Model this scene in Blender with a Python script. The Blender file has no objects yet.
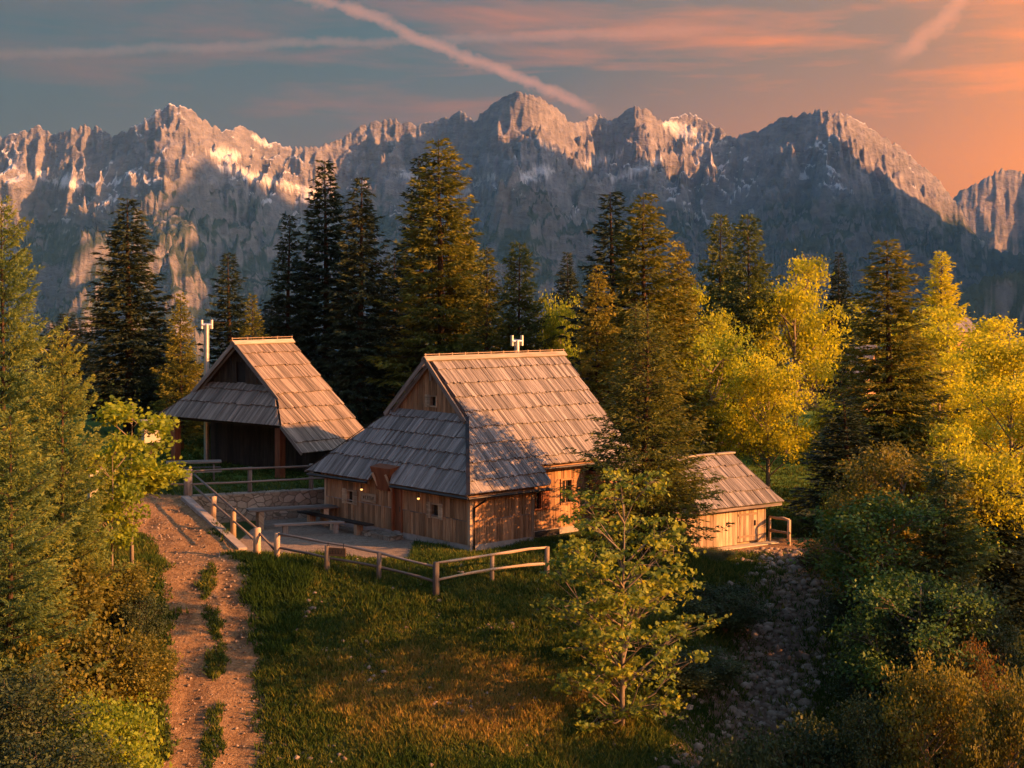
import bpy, math, random
import numpy as np
from mathutils import Vector, Matrix
random.seed(7); RNG = np.random.default_rng(11)
C = bpy.data.collections.new('place'); bpy.context.scene.collection.children.link(C)
F = 1500.0; CX = 512.0; HY = 290.0; CH = 8.73          # focal length in pixels, horizon row, camera height
SUN_AZ = math.radians(18.0); SUN_EL = math.radians(17.0)  # azimuth: right of the view, turned towards the camera side

# ------------------------------------------------------------------ noise
def _h(ix, iy, s):
    n = (ix * 374761393 + iy * 668265263 + s * 974634777) & 0xffffffff
    n = ((n ^ (n >> 13)) * 1274126177) & 0xffffffff
    n = n ^ (n >> 16)
    return (n & 0xffff) / 65535.0
def vnoise(x, y, s=0):
    x = np.asarray(x, float); y = np.asarray(y, float)
    x, y = np.broadcast_arrays(x, y)
    ix = np.floor(x).astype(np.int64); iy = np.floor(y).astype(np.int64)
    fx = x - ix; fy = y - iy
    def g(a, b):
        t = _h(ix + a, iy + b, s) * 2 * np.pi
        return np.cos(t) * (fx - a) + np.sin(t) * (fy - b)
    u = fx * fx * fx * (fx * (fx * 6 - 15) + 10); v = fy * fy * fy * (fy * (fy * 6 - 15) + 10)
    return 1.5 * ((g(0, 0) * (1 - u) + g(1, 0) * u) * (1 - v) + (g(0, 1) * (1 - u) + g(1, 1) * u) * v)
def fbm(x, y, o=4, s=0):
    r = 0; a = 1; t = 0
    for i in range(o):
        r = r + a * vnoise(np.asarray(x) * 2 ** i, np.asarray(y) * 2 ** i, s + i); t += a; a *= .5
    return r / t
def sst(e0, e1, x):
    t = np.clip((np.asarray(x, float) - e0) / (e1 - e0), 0, 1); return t * t * (3 - 2 * t)

# ------------------------------------------------------------------ terrain
WA = np.array([-12.0, 56.0]); WB = np.array([-7.0, 58.2]); WC = np.array([-8.9, 50.4])
def side(p, q, X, Y):
    return (q[0] - p[0]) * (Y - p[1]) - (q[1] - p[1]) * (X - p[0])
def segdist(X, Y, pts):
    d = np.full(np.shape(X), 1e9)
    for (x0, y0), (x1, y1) in zip(pts[:-1], pts[1:]):
        L = (x1 - x0) ** 2 + (y1 - y0) ** 2
        t = np.clip(((X - x0) * (x1 - x0) + (Y - y0) * (y1 - y0)) / L, 0, 1)
        d = np.minimum(d, np.hypot(X - x0 - t * (x1 - x0), Y - y0 - t * (y1 - y0)))
    return d
PATH = [(-7.2, 30), (-7.6, 38), (-8.3, 42), (-9.0, 45), (-9.9, 48), (-11.0, 51), (-12.6, 54), (-14.5, 56.5), (-17, 60)]
GULLY = [(10.0, 54.0), (9.6, 50), (8.2, 46), (6.8, 42), (5.8, 38), (5.4, 33)]
def terr(X, Y):
    X = np.asarray(X, float); Y = np.asarray(Y, float)
    ys = 48.0 + 1.5 * sst(-2, 5, X) + 2.0 * sst(4, 12, X)
    d = np.maximum(0, ys - Y)
    z = -0.40 * d * d / (d + 1.6)
    z = np.maximum(z, -9 - 0.1 * np.maximum(0, 24 - Y))
    z = z - 0.6 * sst(3.5, 8, X)
    g = segdist(X, Y, GULLY)
    z = z - 0.75 * np.exp(-(g / 1.6) ** 2) * sst(53, 47, Y)
    z = z + 0.10 * np.clip(-13 - X, 0, 14) * sst(30, 60, Y + 12) 
    z = z + np.where(d > 0, .10, .02) * fbm(X / 3.1, Y / 3.1, 4, 3) * np.minimum(1, .25 + d)
    z = z + 0.5 * fbm(X / 23, Y / 23, 2, 9) * sst(64, 85, Y)
    zr = 1.05 * np.clip((Y - 50.2) / 5.8, 0, 1) + .05 * fbm(X / 1.1, Y / 1.1, 3, 6)
    left = side(WA, WC, X, Y) < -.6
    behind = side(WA, WB, X, Y) > .9
    fade = sst(1, -7, X) * sst(110, 80, Y)
    t = np.where(behind, 1.0 * fade, np.where(left & (X < -8.5), zr, 0.0))
    t = np.where(Y > 50.2, t, 0)
    # behind the wall line but left of the stair
    t = np.where(behind & (X < -12), np.minimum(zr, 1.0), t)
    # the plateau ends a few hundred metres back
    far = np.maximum(0, Y - (105 + 150 * sst(8, 60, X - .12 * (Y - 100))))
    rr = np.hypot(X, Y); far = np.maximum(far, (rr - 420))
    z = z + t - 0.55 * np.clip(far, 0, 700) ** 2 / (np.clip(far, 0, 700) + 25) * 1.0 - .05 * np.clip(far - 700, 0, 1e5)
    return z
def P(px, py, Y): return ((px - CX) / F * Y, Y, CH - (py - HY) / F * Y)
_ys = np.concatenate([np.arange(20, 120, .02), np.arange(120, 400, .5)])
def G(px, py):
    X = (px - CX) / F * _ys; Z = CH - (py - HY) / F * _ys
    i = np.argmax(Z <= terr(X, _ys)); return float(X[i]), float(_ys[i]), float(terr(X[i], _ys[i]))

# ------------------------------------------------------------------ mesh helpers
def soup(name, V, Fc, mat, parent=None, rnd=None, smooth=False, vattr=None):
    V = np.ascontiguousarray(V, np.float32).reshape(-1, 3); Fc = np.ascontiguousarray(Fc, np.int32)
    k = Fc.shape[1]; n = len(Fc)
    me = bpy.data.meshes.new(name)
    me.vertices.add(len(V)); me.vertices.foreach_set('co', V.ravel())
    me.loops.add(n * k); me.loops.foreach_set('vertex_index', Fc.ravel())
    me.polygons.add(n); me.polygons.foreach_set('loop_start', np.arange(0, n * k, k, dtype=np.int32))
    try: me.polygons.foreach_set('loop_total', np.full(n, k, np.int32))
    except Exception: pass
    if smooth: me.polygons.foreach_set('use_smooth', np.ones(n, bool))
    me.update(calc_edges=True)
    if rnd is not None:
        a = me.attributes.new('rnd', 'FLOAT', 'FACE'); a.data.foreach_set('value', np.asarray(rnd, np.float32))
    for nm, arr in (vattr or {}).items():
        a = me.attributes.new(nm, 'FLOAT', 'POINT'); a.data.foreach_set('value', np.asarray(arr, np.float32).ravel())
    me.materials.append(mat)
    o = bpy.data.objects.new(name, me); C.objects.link(o)
    if parent: o.parent = parent
    return o

class MB:
    def __init__(s): s.v = []; s.f = []; s.pc = []; s.r = []
    def hull(s, bot, top, pc=None, r=None):
        """prism between two polygons of the same length"""
        n = len(bot); b = len(s.v); r = random.random() if r is None else r
        s.v += [tuple(p) for p in bot] + [tuple(p) for p in top]
        pc = pc or [(0, i * .1, 0) for i in range(n)]
        s.pc += list(pc) + list(pc)
        fs = [tuple(range(b + n - 1, b - 1, -1)), tuple(range(b + n, b + 2 * n))]
        for i in range(n):
            j = (i + 1) % n; fs.append((b + i, b + j, b + n + j, b + n + i))
        s.f += fs; s.r += [r] * len(fs)
    def box(s, x0, x1, y0, y1, z0, z1, r=None):
        L = (x1 - x0, y1 - y0, z1 - z0); ax = L.index(max(L)); sd = random.random() * 50
        P_ = [(x0, y0), (x1, y0), (x1, y1), (x0, y1)]
        bot = [(x, y, z0) for x, y in P_]; top = [(x, y, z1) for x, y in P_]
        b = len(s.v); s.hull(bot, top, None, r)
        for i in range(b, len(s.v)):
            p = s.v[i]; al = p[ax]; ac = sum(p) - al
            s.pc[i] = (ac + sd, al, sd)
    def beam(s, p0, p1, w, h, r=None, up=(0, 0, 1)):
        p0 = Vector(p0); p1 = Vector(p1); d = (p1 - p0); L = d.length; d.normalize()
        a = d.cross(Vector(up)); 
        if a.length < 1e-3: a = Vector((1, 0, 0))
        a.normalize(); u = a.cross(d); sd = random.random() * 50
        A = [p0 + a * sx * w / 2 + u * sy * h / 2 for sx, sy in ((-1, -1), (1, -1), (1, 1), (-1, 1))]
        B = [q + d * L for q in A]
        b = len(s.v); s.hull([tuple(q) for q in A], [tuple(q) for q in B], None, r)
        for i in range(8):
            k = i % 4; s.pc[b + i] = (sd + (k == 1 or k == 2) * w + (k > 1) * h, (0 if i < 4 else L), sd)
    def tube(s, pts, rad, n=8, r=None, cap=True, wob=0.0):
        pts = [Vector(p) for p in pts]; b = len(s.v); r = random.random() if r is None else r; sd = random.random() * 50; al = 0
        for i, p in enumerate(pts):
            d = (pts[min(i + 1, len(pts) - 1)] - pts[max(i - 1, 0)]).normalized()
            a = d.cross(Vector((0, 0, 1)))
            if a.length < .1: a = d.cross(Vector((1, 0, 0)))
            a.normalize(); u = a.cross(d); R = rad[i] if hasattr(rad, '__len__') else rad
            if i: al += (p - pts[i - 1]).length
            for k in range(n):
                t = 2 * math.pi * k / n; q = R * (1 + wob * math.sin(3 * t + i + sd))
                s.v.append(tuple(p + a * math.cos(t) * q + u * math.sin(t) * q)); s.pc.append((sd + k / n, al, sd))
        m = len(pts); nf = 0
        for i in range(m - 1):
            for k in range(n):
                k2 = (k + 1) % n; s.f.append((b + i * n + k, b + i * n + k2, b + (i + 1) * n + k2, b + (i + 1) * n + k)); nf += 1
        if cap: s.f.append(tuple(b + k for k in reversed(range(n)))); s.f.append(tuple(b + (m - 1) * n + k for k in range(n))); nf += 2
        s.r += [r] * nf
    def build(s, name, mat, parent=None, smooth=False):
        me = bpy.data.meshes.new(name); me.from_pydata(s.v, [], s.f)
        a = me.attributes.new('pc', 'FLOAT_VECTOR', 'POINT'); a.data.foreach_set('vector', np.array(s.pc, np.float32).ravel())
        a = me.attributes.new('rnd', 'FLOAT', 'FACE'); a.data.foreach_set('value', np.array(s.r, np.float32))
        if smooth: me.polygons.foreach_set('use_smooth', [True] * len(me.polygons))
        me.materials.append(mat); me.update()
        o = bpy.data.objects.new(name, me); C.objects.link(o)
        if parent: o.parent = parent
        return o
def thing(name, label, cat, loc=(0, 0, 0), rz=0, group=None):
    o = bpy.data.objects.new(name, None); C.objects.link(o); o.empty_display_size = .3
    o.location = loc; o.rotation_euler = (0, 0, rz); tag(o, label, cat, group); return o
def tag(o, label, cat, group=None):
    o['label'] = label; o['category'] = cat
    if group: o['group'] = group
    return o
def clip(poly, ax, val, keep_less):
    out = []
    for i in range(len(poly)):
        a = poly[i]; b = poly[(i + 1) % len(poly)]
        ia = (a[ax] <= val) == keep_less; ib = (b[ax] <= val) == keep_less
        if ia: out.append(a)
        if ia != ib:
            t = (val - a[ax]) / (b[ax] - a[ax]); out.append((a[0] + t * (b[0] - a[0]), a[1] + t * (b[1] - a[1])))
    return out
def planks(mb, O, U, D, N, x0, x1, top, bot, courses, width=.14, th=.03, lift=.045, brk=(), holes=(), jag=.045, stagger=True):
    """boards running along D, side by side along U; top(x), bot(x) bound them; courses = list of D positions"""
    O = Vector(O); U = Vector(U); D = Vector(D); N = Vector(N)
    for ci in range(len(courses) - 1):
        c0, c1 = courses[ci], courses[ci + 1]
        x = x0
        while x < x1 - 1e-4:
            w = width * random.uniform(.8, 1.2); nx = min(x + w, x1)
            for bk in brk:
                if x < bk - 1e-4 and nx > bk - .03: nx = bk; break
            j = random.uniform(-jag, jag) if ci < len(courses) - 2 else 0
            j0 = random.uniform(0, .02)
            poly = [(x + .004, top(x + .004)), (nx - .004, top(nx - .004)), (nx - .004, bot(nx - .004) + j * .7), (x + .004, bot(x + .004) + j * .7)]
            x_old = x; x = nx
            if max(p[1] for p in poly) <= c0 or min(p[1] for p in poly) >= c1: continue
            lap = .12 if lift > 0 and ci > 0 else 0
            pieces = [(c0 - lap, c1 + (j if ci < len(courses) - 2 else 1))]
            for (hx0, hx1, hb0, hb1) in holes:
                mx = (x_old + nx) / 2
                if hx0 < mx < hx1:
                    q = []
                    for a, b in pieces:
                        if hb1 <= a or hb0 >= b: q.append((a, b)); continue
                        if hb0 > a: q.append((a, hb0))
                        if hb1 < b: q.append((hb1, b))
                    pieces = q
            for a, b in pieces:
                pl = clip(clip(poly, 1, a, False), 1, b, True)
                if len(pl) < 3: continue
                sd = random.random() * 60; bt = []; tp = []; pc = []
                tilt = random.uniform(-.008, .008)
                for (px, py) in pl:
                    h = (lift * (py - c0) / max(.2, c1 - c0) if lift > 0 else 0) + j0 + tilt * (px - x_old) / max(w, .01)
                    q = O + U * px + D * py + N * h
                    bt.append(q - N * th * .0 + N * 0); tp.append(q + N * th); pc.append((px + sd, py, sd))
                mb.hull([tuple(q) for q in bt], [tuple(q) for q in tp], pc)

# ------------------------------------------------------------------ materials
def nt(name):
    m = bpy.data.materials.new(name); m.use_nodes = True; t = m.node_tree; t.nodes.clear()
    return m, t
def N_(t, ty, **kw):
    n = t.nodes.new(ty)
    for k, v in kw.items():
        if k.startswith('i_'):
            key = k[2:]; key = int(key) if key.isdigit() else key.replace('_', ' ')
            n.inputs[key].default_value = v
        else: setattr(n, k, v)
    return n
def ramp(t, fac, stops, interp='LINEAR'):
    r = t.nodes.new('ShaderNodeValToRGB'); r.color_ramp.interpolation = interp
    while len(r.color_ramp.elements) < len(stops): r.color_ramp.elements.new(.5)
    for e, (p, c) in zip(r.color_ramp.elements, stops): e.position = p; e.color = (*c, 1) if len(c) == 3 else c
    t.links.new(fac, r.inputs[0]); return r.outputs[0]
def mixc(t, fac, a, b, blend='MIX'):
    m = t.nodes.new('ShaderNodeMix'); m.data_type = 'RGBA'; m.blend_type = blend
    for s, v in ((m.inputs[0], fac), (m.inputs[6], a), (m.inputs[7], b)):
        if isinstance(v, (int, float)): s.default_value = v
        elif isinstance(v, tuple): s.default_value = (*v, 1)
        else: t.links.new(v, s)
    return m.outputs[2]
def mth(t, op, a, b=None, c=None, clamp=False):
    m = t.nodes.new('ShaderNodeMath'); m.operation = op; m.use_clamp = clamp
    for i, v in enumerate((a, b, c)):
        if v is None: continue
        if isinstance(v, (int, float)): m.inputs[i].default_value = v
        else: t.links.new(v, m.inputs[i])
    return m.outputs[0]
def noise(t, vec, scale, detail=4, rough=.55, dist=0):
    n = N_(t, 'ShaderNodeTexNoise', i_Scale=scale, i_Detail=detail, i_Roughness=rough, i_Distortion=dist)
    if vec is not None: t.links.new(vec, n.inputs['Vector'])
    return n.outputs['Fac']
def attr(t, name, out='Fac'):
    return N_(t, 'ShaderNodeAttribute', attribute_name=name).outputs[out]
def finish(t, color, rough=.8, bump=None, bstr=.3, bdist=.02, metal=0, spec=.3):
    b = N_(t, 'ShaderNodeBsdfPrincipled', i_Roughness=rough, i_Metallic=metal)
    b.inputs['Specular IOR Level'].default_value = spec
    if isinstance(color, tuple): b.inputs['Base Color'].default_value = (*color, 1)
    else: t.links.new(color, b.inputs['Base Color'])
    if bump is not None:
        bp = N_(t, 'ShaderNodeBump', i_Strength=bstr, i_Distance=bdist); t.links.new(bump, bp.inputs['Height']); t.links.new(bp.outputs[0], b.inputs['Normal'])
    o = N_(t, 'ShaderNodeOutputMaterial'); t.links.new(b.outputs[0], o.inputs[0]); return b
def wood(name, dark, mid, light, grain=26, knot=True, bstr=.5):
    m, t = nt(name)
    v = attr(t, 'pc', 'Vector'); mp = N_(t, 'ShaderNodeMapping'); t.links.new(v, mp.inputs[0]); mp.inputs['Scale'].default_value = (grain, 1.3, 1)
    g = noise(t, mp.outputs[0], 1.0, 6, .65, .4)
    mp2 = N_(t, 'ShaderNodeMapping'); t.links.new(v, mp2.inputs[0]); mp2.inputs['Scale'].default_value = (3, .7, 1)
    s = noise(t, mp2.outputs[0], 1.0, 3)
    r = attr(t, 'rnd')
    c = ramp(t, g, [(.28, dark), (.5, mid), (.74, light)])
    k = mth(t, 'MULTIPLY_ADD', r, .75, .55); k = mth(t, 'MULTIPLY', k, mth(t, 'MULTIPLY_ADD', s, .9, .55))
    c2 = mixc(t, 1.0, c, k, 'MULTIPLY') 
    cc = N_(t, 'ShaderNodeCombineColor'); [t.links.new(k, cc.inputs[i]) for i in range(3)]
    c2 = mixc(t, 1.0, c, cc.outputs[0], 'MULTIPLY')
    finish(t, c2, .82, g, bstr, .01, spec=.2); return m
M = {}
M['shingle'] = wood('weathered_shingle', (.10, .085, .075), (.22, .185, .16), (.36, .31, .27), 30)
M['shingle_brown'] = wood('brown_shingle', (.12, .085, .065), (.22, .165, .125), (.33, .26, .20), 30)
M['wallwood'] = wood('honey_wall_board', (.14, .065, .028), (.31, .165, .08), (.44, .26, .14), 22)
M['palewood'] = wood('pale_timber', (.22, .14, .08), (.38, .26, .16), (.52, .38, .25), 18)
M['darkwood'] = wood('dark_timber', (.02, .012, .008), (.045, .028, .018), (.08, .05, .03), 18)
M['greywood'] = wood('grey_timber', (.10, .075, .06), (.20, .155, .125), (.31, .25, .205), 18)
M['redwood'] = wood('red_timber', (.10, .03, .012), (.21, .07, .028), (.30, .11, .05), 18)
M['ridge'] = wood('ridge_timber', (.30, .23, .16), (.45, .36, .26), (.58, .48, .36), 12)
def plain(name, col, rough=.6, metal=0, var=.25, sc=6, spec=.4):
    m, t = nt(name); tc = N_(t, 'ShaderNodeTexCoord'); n = noise(t, tc.outputs['Object'], sc, 4)
    d = tuple(c * (1 - var) for c in col); l = tuple(min(1, c * (1 + var)) for c in col)
    finish(t, ramp(t, n, [(.3, d), (.7, l)]), rough, n, .15, .01, metal, spec); return m
M['gutter'] = plain('gutter_metal', (.035, .03, .028), .45, .6)
M['steel'] = plain('flue_steel', (.55, .54, .52), .38, .85, .12)
M['ridgeiron'] = plain('ridge_iron', (.30, .2, .12), .6, .3)
M['glass'] = plain('window_glass', (.02, .018, .016), .12, 0, .3, 3, .6)
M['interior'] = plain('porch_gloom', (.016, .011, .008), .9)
M['plinth'] = plain('plinth_plaster', (.30, .25, .21), .9, 0, .2, 4, .2)
M['cream'] = plain('cream_limewash', (.46, .39, .26), .85, 0, .15, 5, .2)
M['carve'] = plain('carved_letters', (.06, .03, .012), .9)
m, t = nt('lamp_glow'); e = N_(t, 'ShaderNodeEmission', i_Strength=.9); e.inputs[0].default_value = (1, .45, .12, 1)
o = N_(t, 'ShaderNodeOutputMaterial'); t.links.new(e.outputs[0], o.inputs[0]); M['lamp'] = m
# stone masonry
m, t = nt('rubble_masonry'); tc = N_(t, 'ShaderNodeTexCoord'); mp = N_(t, 'ShaderNodeMapping'); mp.inputs['Scale'].default_value = (1, 1, 1.35); t.links.new(tc.outputs['Object'], mp.inputs[0])
ns = N_(t, 'ShaderNodeTexNoise', i_Scale=3.0); t.links.new(mp.outputs[0], ns.inputs['Vector'])
vm = mixc(t, .12, mp.outputs[0], ns.outputs['Color'])
ve = N_(t, 'ShaderNodeTexVoronoi', feature='DISTANCE_TO_EDGE', i_Scale=3.4); t.links.new(vm, ve.inputs['Vector'])
vc = N_(t, 'ShaderNodeTexVoronoi', i_Scale=3.4); t.links.new(vm, vc.inputs['Vector'])
sc_ = N_(t, 'ShaderNodeSeparateColor'); t.links.new(vc.outputs['Color'], sc_.inputs[0])
st = ramp(t, sc_.outputs[0], [(0, (.16, .115, .08)), (.5, (.27, .205, .145)), (1, (.42, .34, .26))])
st = mixc(t, .35, st, ramp(t, noise(t, tc.outputs['Object'], 14, 5), [(.3, (.12, .09, .06)), (.7, (.4, .32, .24))]))
ed = ramp(t, ve.outputs['Distance'], [(0.0, (0, 0, 0)), (.07, (1, 1, 1))])
col = mixc(t, ed, (.11, .085, .06), st); finish(t, col, .95, ed, .8, .03, spec=.15); M['masonry'] = m
# rock
def rockmat(name, a, b, c, sc=5):
    m, t = nt(name); tc = N_(t, 'ShaderNodeTexCoord'); n = noise(t, tc.outputs['Object'], sc, 6, .7)
    r = attr(t, 'rnd'); f = mth(t, 'ADD', mth(t, 'MULTIPLY', n, .7), mth(t, 'MULTIPLY', r, .35))
    finish(t, ramp(t, f, [(.25, a), (.5, b), (.8, c)]), .95, n, .5, .03, spec=.15); return m
M['rock'] = rockmat('limestone', (.10, .065, .045), (.21, .145, .10), (.38, .29, .21))
# bark
def barkmat(name, a, b):
    m, t = nt(name); tc = N_(t, 'ShaderNodeTexCoord'); mp = N_(t, 'ShaderNodeMapping'); mp.inputs['Scale'].default_value = (9, 9, 2); t.links.new(tc.outputs['Object'], mp.inputs[0])
    n = noise(t, mp.outputs[0], 1.5, 5, .7); finish(t, ramp(t, n, [(.3, a), (.7, b)]), .95, n, .6, .03, spec=.1); return m
M['bark'] = barkmat('spruce_bark', (.04, .025, .016), (.09, .055, .035))
M['greybark'] = barkmat('grey_bark', (.12, .09, .06), (.26, .2, .14))
# foliage
def leafmat(name, cols, transl=.3, rough=.6, patch=.7):
    """cols: list of base colours, picked by a per-leaf random, large patches in the crown and a per-tree random"""
    m, t = nt(name); r = attr(t, 'rnd'); tc = N_(t, 'ShaderNodeTexCoord'); oi = N_(t, 'ShaderNodeObjectInfo')
    n = noise(t, tc.outputs['Object'], patch, 3)
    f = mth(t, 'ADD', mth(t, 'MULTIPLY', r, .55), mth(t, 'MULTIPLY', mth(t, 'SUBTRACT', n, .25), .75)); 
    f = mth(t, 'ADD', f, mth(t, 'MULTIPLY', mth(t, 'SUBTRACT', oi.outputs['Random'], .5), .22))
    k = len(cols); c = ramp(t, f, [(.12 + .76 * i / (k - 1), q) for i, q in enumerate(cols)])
    b = N_(t, 'ShaderNodeBsdfPrincipled', i_Roughness=rough); b.inputs['Specular IOR Level'].default_value = .25; t.links.new(c, b.inputs['Base Color'])
    tr = N_(t, 'ShaderNodeBsdfTranslucent'); t.links.new(mixc(t, 1.0, c, (1.25, 1.15, .5), 'MULTIPLY'), tr.inputs[0])
    mx = N_(t, 'ShaderNodeMixShader', i_0=transl); t.links.new(b.outputs[0], mx.inputs[1]); t.links.new(tr.outputs[0], mx.inputs[2])
    o = N_(t, 'ShaderNodeOutputMaterial'); t.links.new(mx.outputs[0], o.inputs[0]); return m
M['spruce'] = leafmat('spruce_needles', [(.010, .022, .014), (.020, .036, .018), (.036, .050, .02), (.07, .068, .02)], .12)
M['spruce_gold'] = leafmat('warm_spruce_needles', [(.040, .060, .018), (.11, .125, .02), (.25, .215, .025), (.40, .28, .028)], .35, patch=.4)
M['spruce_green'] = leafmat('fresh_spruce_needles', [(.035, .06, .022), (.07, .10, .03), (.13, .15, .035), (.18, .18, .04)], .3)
M['larch'] = leafmat('larch_needles', [(.045, .085, .035), (.12, .19, .07), (.26, .28, .045), (.44, .32, .03)], .4, patch=.3)
M['leaf_yellow'] = leafmat('yellow_green_leaves', [(.15, .18, .02), (.36, .37, .03), (.58, .54, .03), (.72, .58, .035)], .6)
M['leaf_lime'] = leafmat('lime_green_leaves', [(.09, .14, .02), (.22, .28, .03), (.40, .43, .035), (.58, .52, .04)], .57)
M['leaf_maple'] = leafmat('maple_leaves', [(.04, .08, .02), (.12, .175, .03), (.33, .34, .035), (.54, .44, .035)], .45, patch=1.2)
M['leaf_dark'] = leafmat('dark_shrub_leaves', [(.02, .035, .014), (.04, .06, .02), (.07, .085, .025), (.11, .10, .03)], .25)
M['leaf_olive'] = leafmat('olive_leaves', [(.06, .07, .015), (.14, .13, .02), (.25, .20, .025), (.36, .25, .03)], .4)
M['leaf_mid'] = leafmat('mid_green_leaves', [(.025, .06, .02), (.06, .12, .025), (.13, .19, .03), (.24, .24, .035)], .35, patch=.9)
M['leaf_rust'] = leafmat('rust_leaves', [(.03, .05, .015), (.07, .07, .02), (.20, .10, .02), (.34, .14, .03)], .4)
m, t = nt('grass_blades'); r = attr(t, 'rnd'); ge = N_(t, 'ShaderNodeNewGeometry'); n = noise(t, ge.outputs['Position'], .45, 3)
f = mth(t, 'ADD', mth(t, 'MULTIPLY', r, .7), mth(t, 'MULTIPLY', n, .4))
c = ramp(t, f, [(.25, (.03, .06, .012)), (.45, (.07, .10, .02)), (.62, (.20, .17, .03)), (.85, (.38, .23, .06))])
b = N_(t, 'ShaderNodeBsdfDiffuse'); t.links.new(c, b.inputs[0]); tr = N_(t, 'ShaderNodeBsdfTranslucent'); t.links.new(c, tr.inputs[0])
mx = N_(t, 'ShaderNodeMixShader', i_0=.3); t.links.new(b.outputs[0], mx.inputs[1]); t.links.new(tr.outputs[0], mx.inputs[2])
o = N_(t, 'ShaderNodeOutputMaterial'); t.links.new(mx.outputs[0], o.inputs[0]); M['grass'] = m
# ground
m, t = nt('alpine_ground'); ge = N_(t, 'ShaderNodeNewGeometry'); pos = ge.outputs['Position']
n1 = noise(t, pos, .5, 5); n2 = noise(t, pos, 3.5, 6, .7); n3 = noise(t, pos, 14, 5, .7)
rut = attr(t, 'rut')
gr = ramp(t, mth(t, 'ADD', mth(t, 'MULTIPLY', n1, .6), mth(t, 'MULTIPLY', n2, .4)), [(.32, (.028, .045, .012)), (.55, (.05, .07, .018)), (.72, (.10, .09, .03)), (.85, (.17, .11, .05))])
mg = mixc(t, sep := attr(t, 'meadow'), gr, ramp(t, n2, [(.3, (.05, .11, .015)), (.7, (.15, .21, .03))]))
dirt = ramp(t, mth(t, 'ADD', mth(t, 'MULTIPLY', n2, .5), mth(t, 'MULTIPLY', n3, .5)), [(.3, (.12, .06, .028)), (.5, (.26, .145, .065)), (.7, (.44, .275, .14))])
dirt = mixc(t, mth(t, 'MULTIPLY', rut, .75), dirt, ramp(t, n2, [(.35, (.085, .05, .028)), (.65, (.19, .115, .06))]))
yard = ramp(t, mth(t, 'ADD', mth(t, 'MULTIPLY', n3, .5), mth(t, 'MULTIPLY', n2, .5)), [(.35, (.13, .09, .06)), (.5, (.24, .18, .13)), (.68, (.36, .28, .21))])
vo = N_(t, 'ShaderNodeTexVoronoi', i_Scale=4.5); t.links.new(pos, vo.inputs['Vector'])
rk = mixc(t, n3, ramp(t, vo.outputs['Distance'], [(0, (.32, .22, .15)), (.6, (.12, .075, .05))]), (.20, .12, .078))
rg = mth(t, 'SUBTRACT', n2, .5)
def msk(nm, a=.35, b=.65, k=1.0): return ramp(t, mth(t, 'ADD', attr(t, nm), mth(t, 'MULTIPLY', rg, k)), [(a, (0, 0, 0)), (b, (1, 1, 1))])
c = mixc(t, msk('rockm', .35, .6, 1.2), mg, rk); c = mixc(t, msk('path', .38, .6, 1.0), c, dirt); c = mixc(t, msk('yard', .4, .6, .5), c, yard)
hb = mth(t, 'ADD', mth(t, 'MULTIPLY', n3, .6), mth(t, 'MULTIPLY', n2, .8))
finish(t, c, .97, hb, .9, .08, spec=.1); M['ground'] = m
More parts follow.
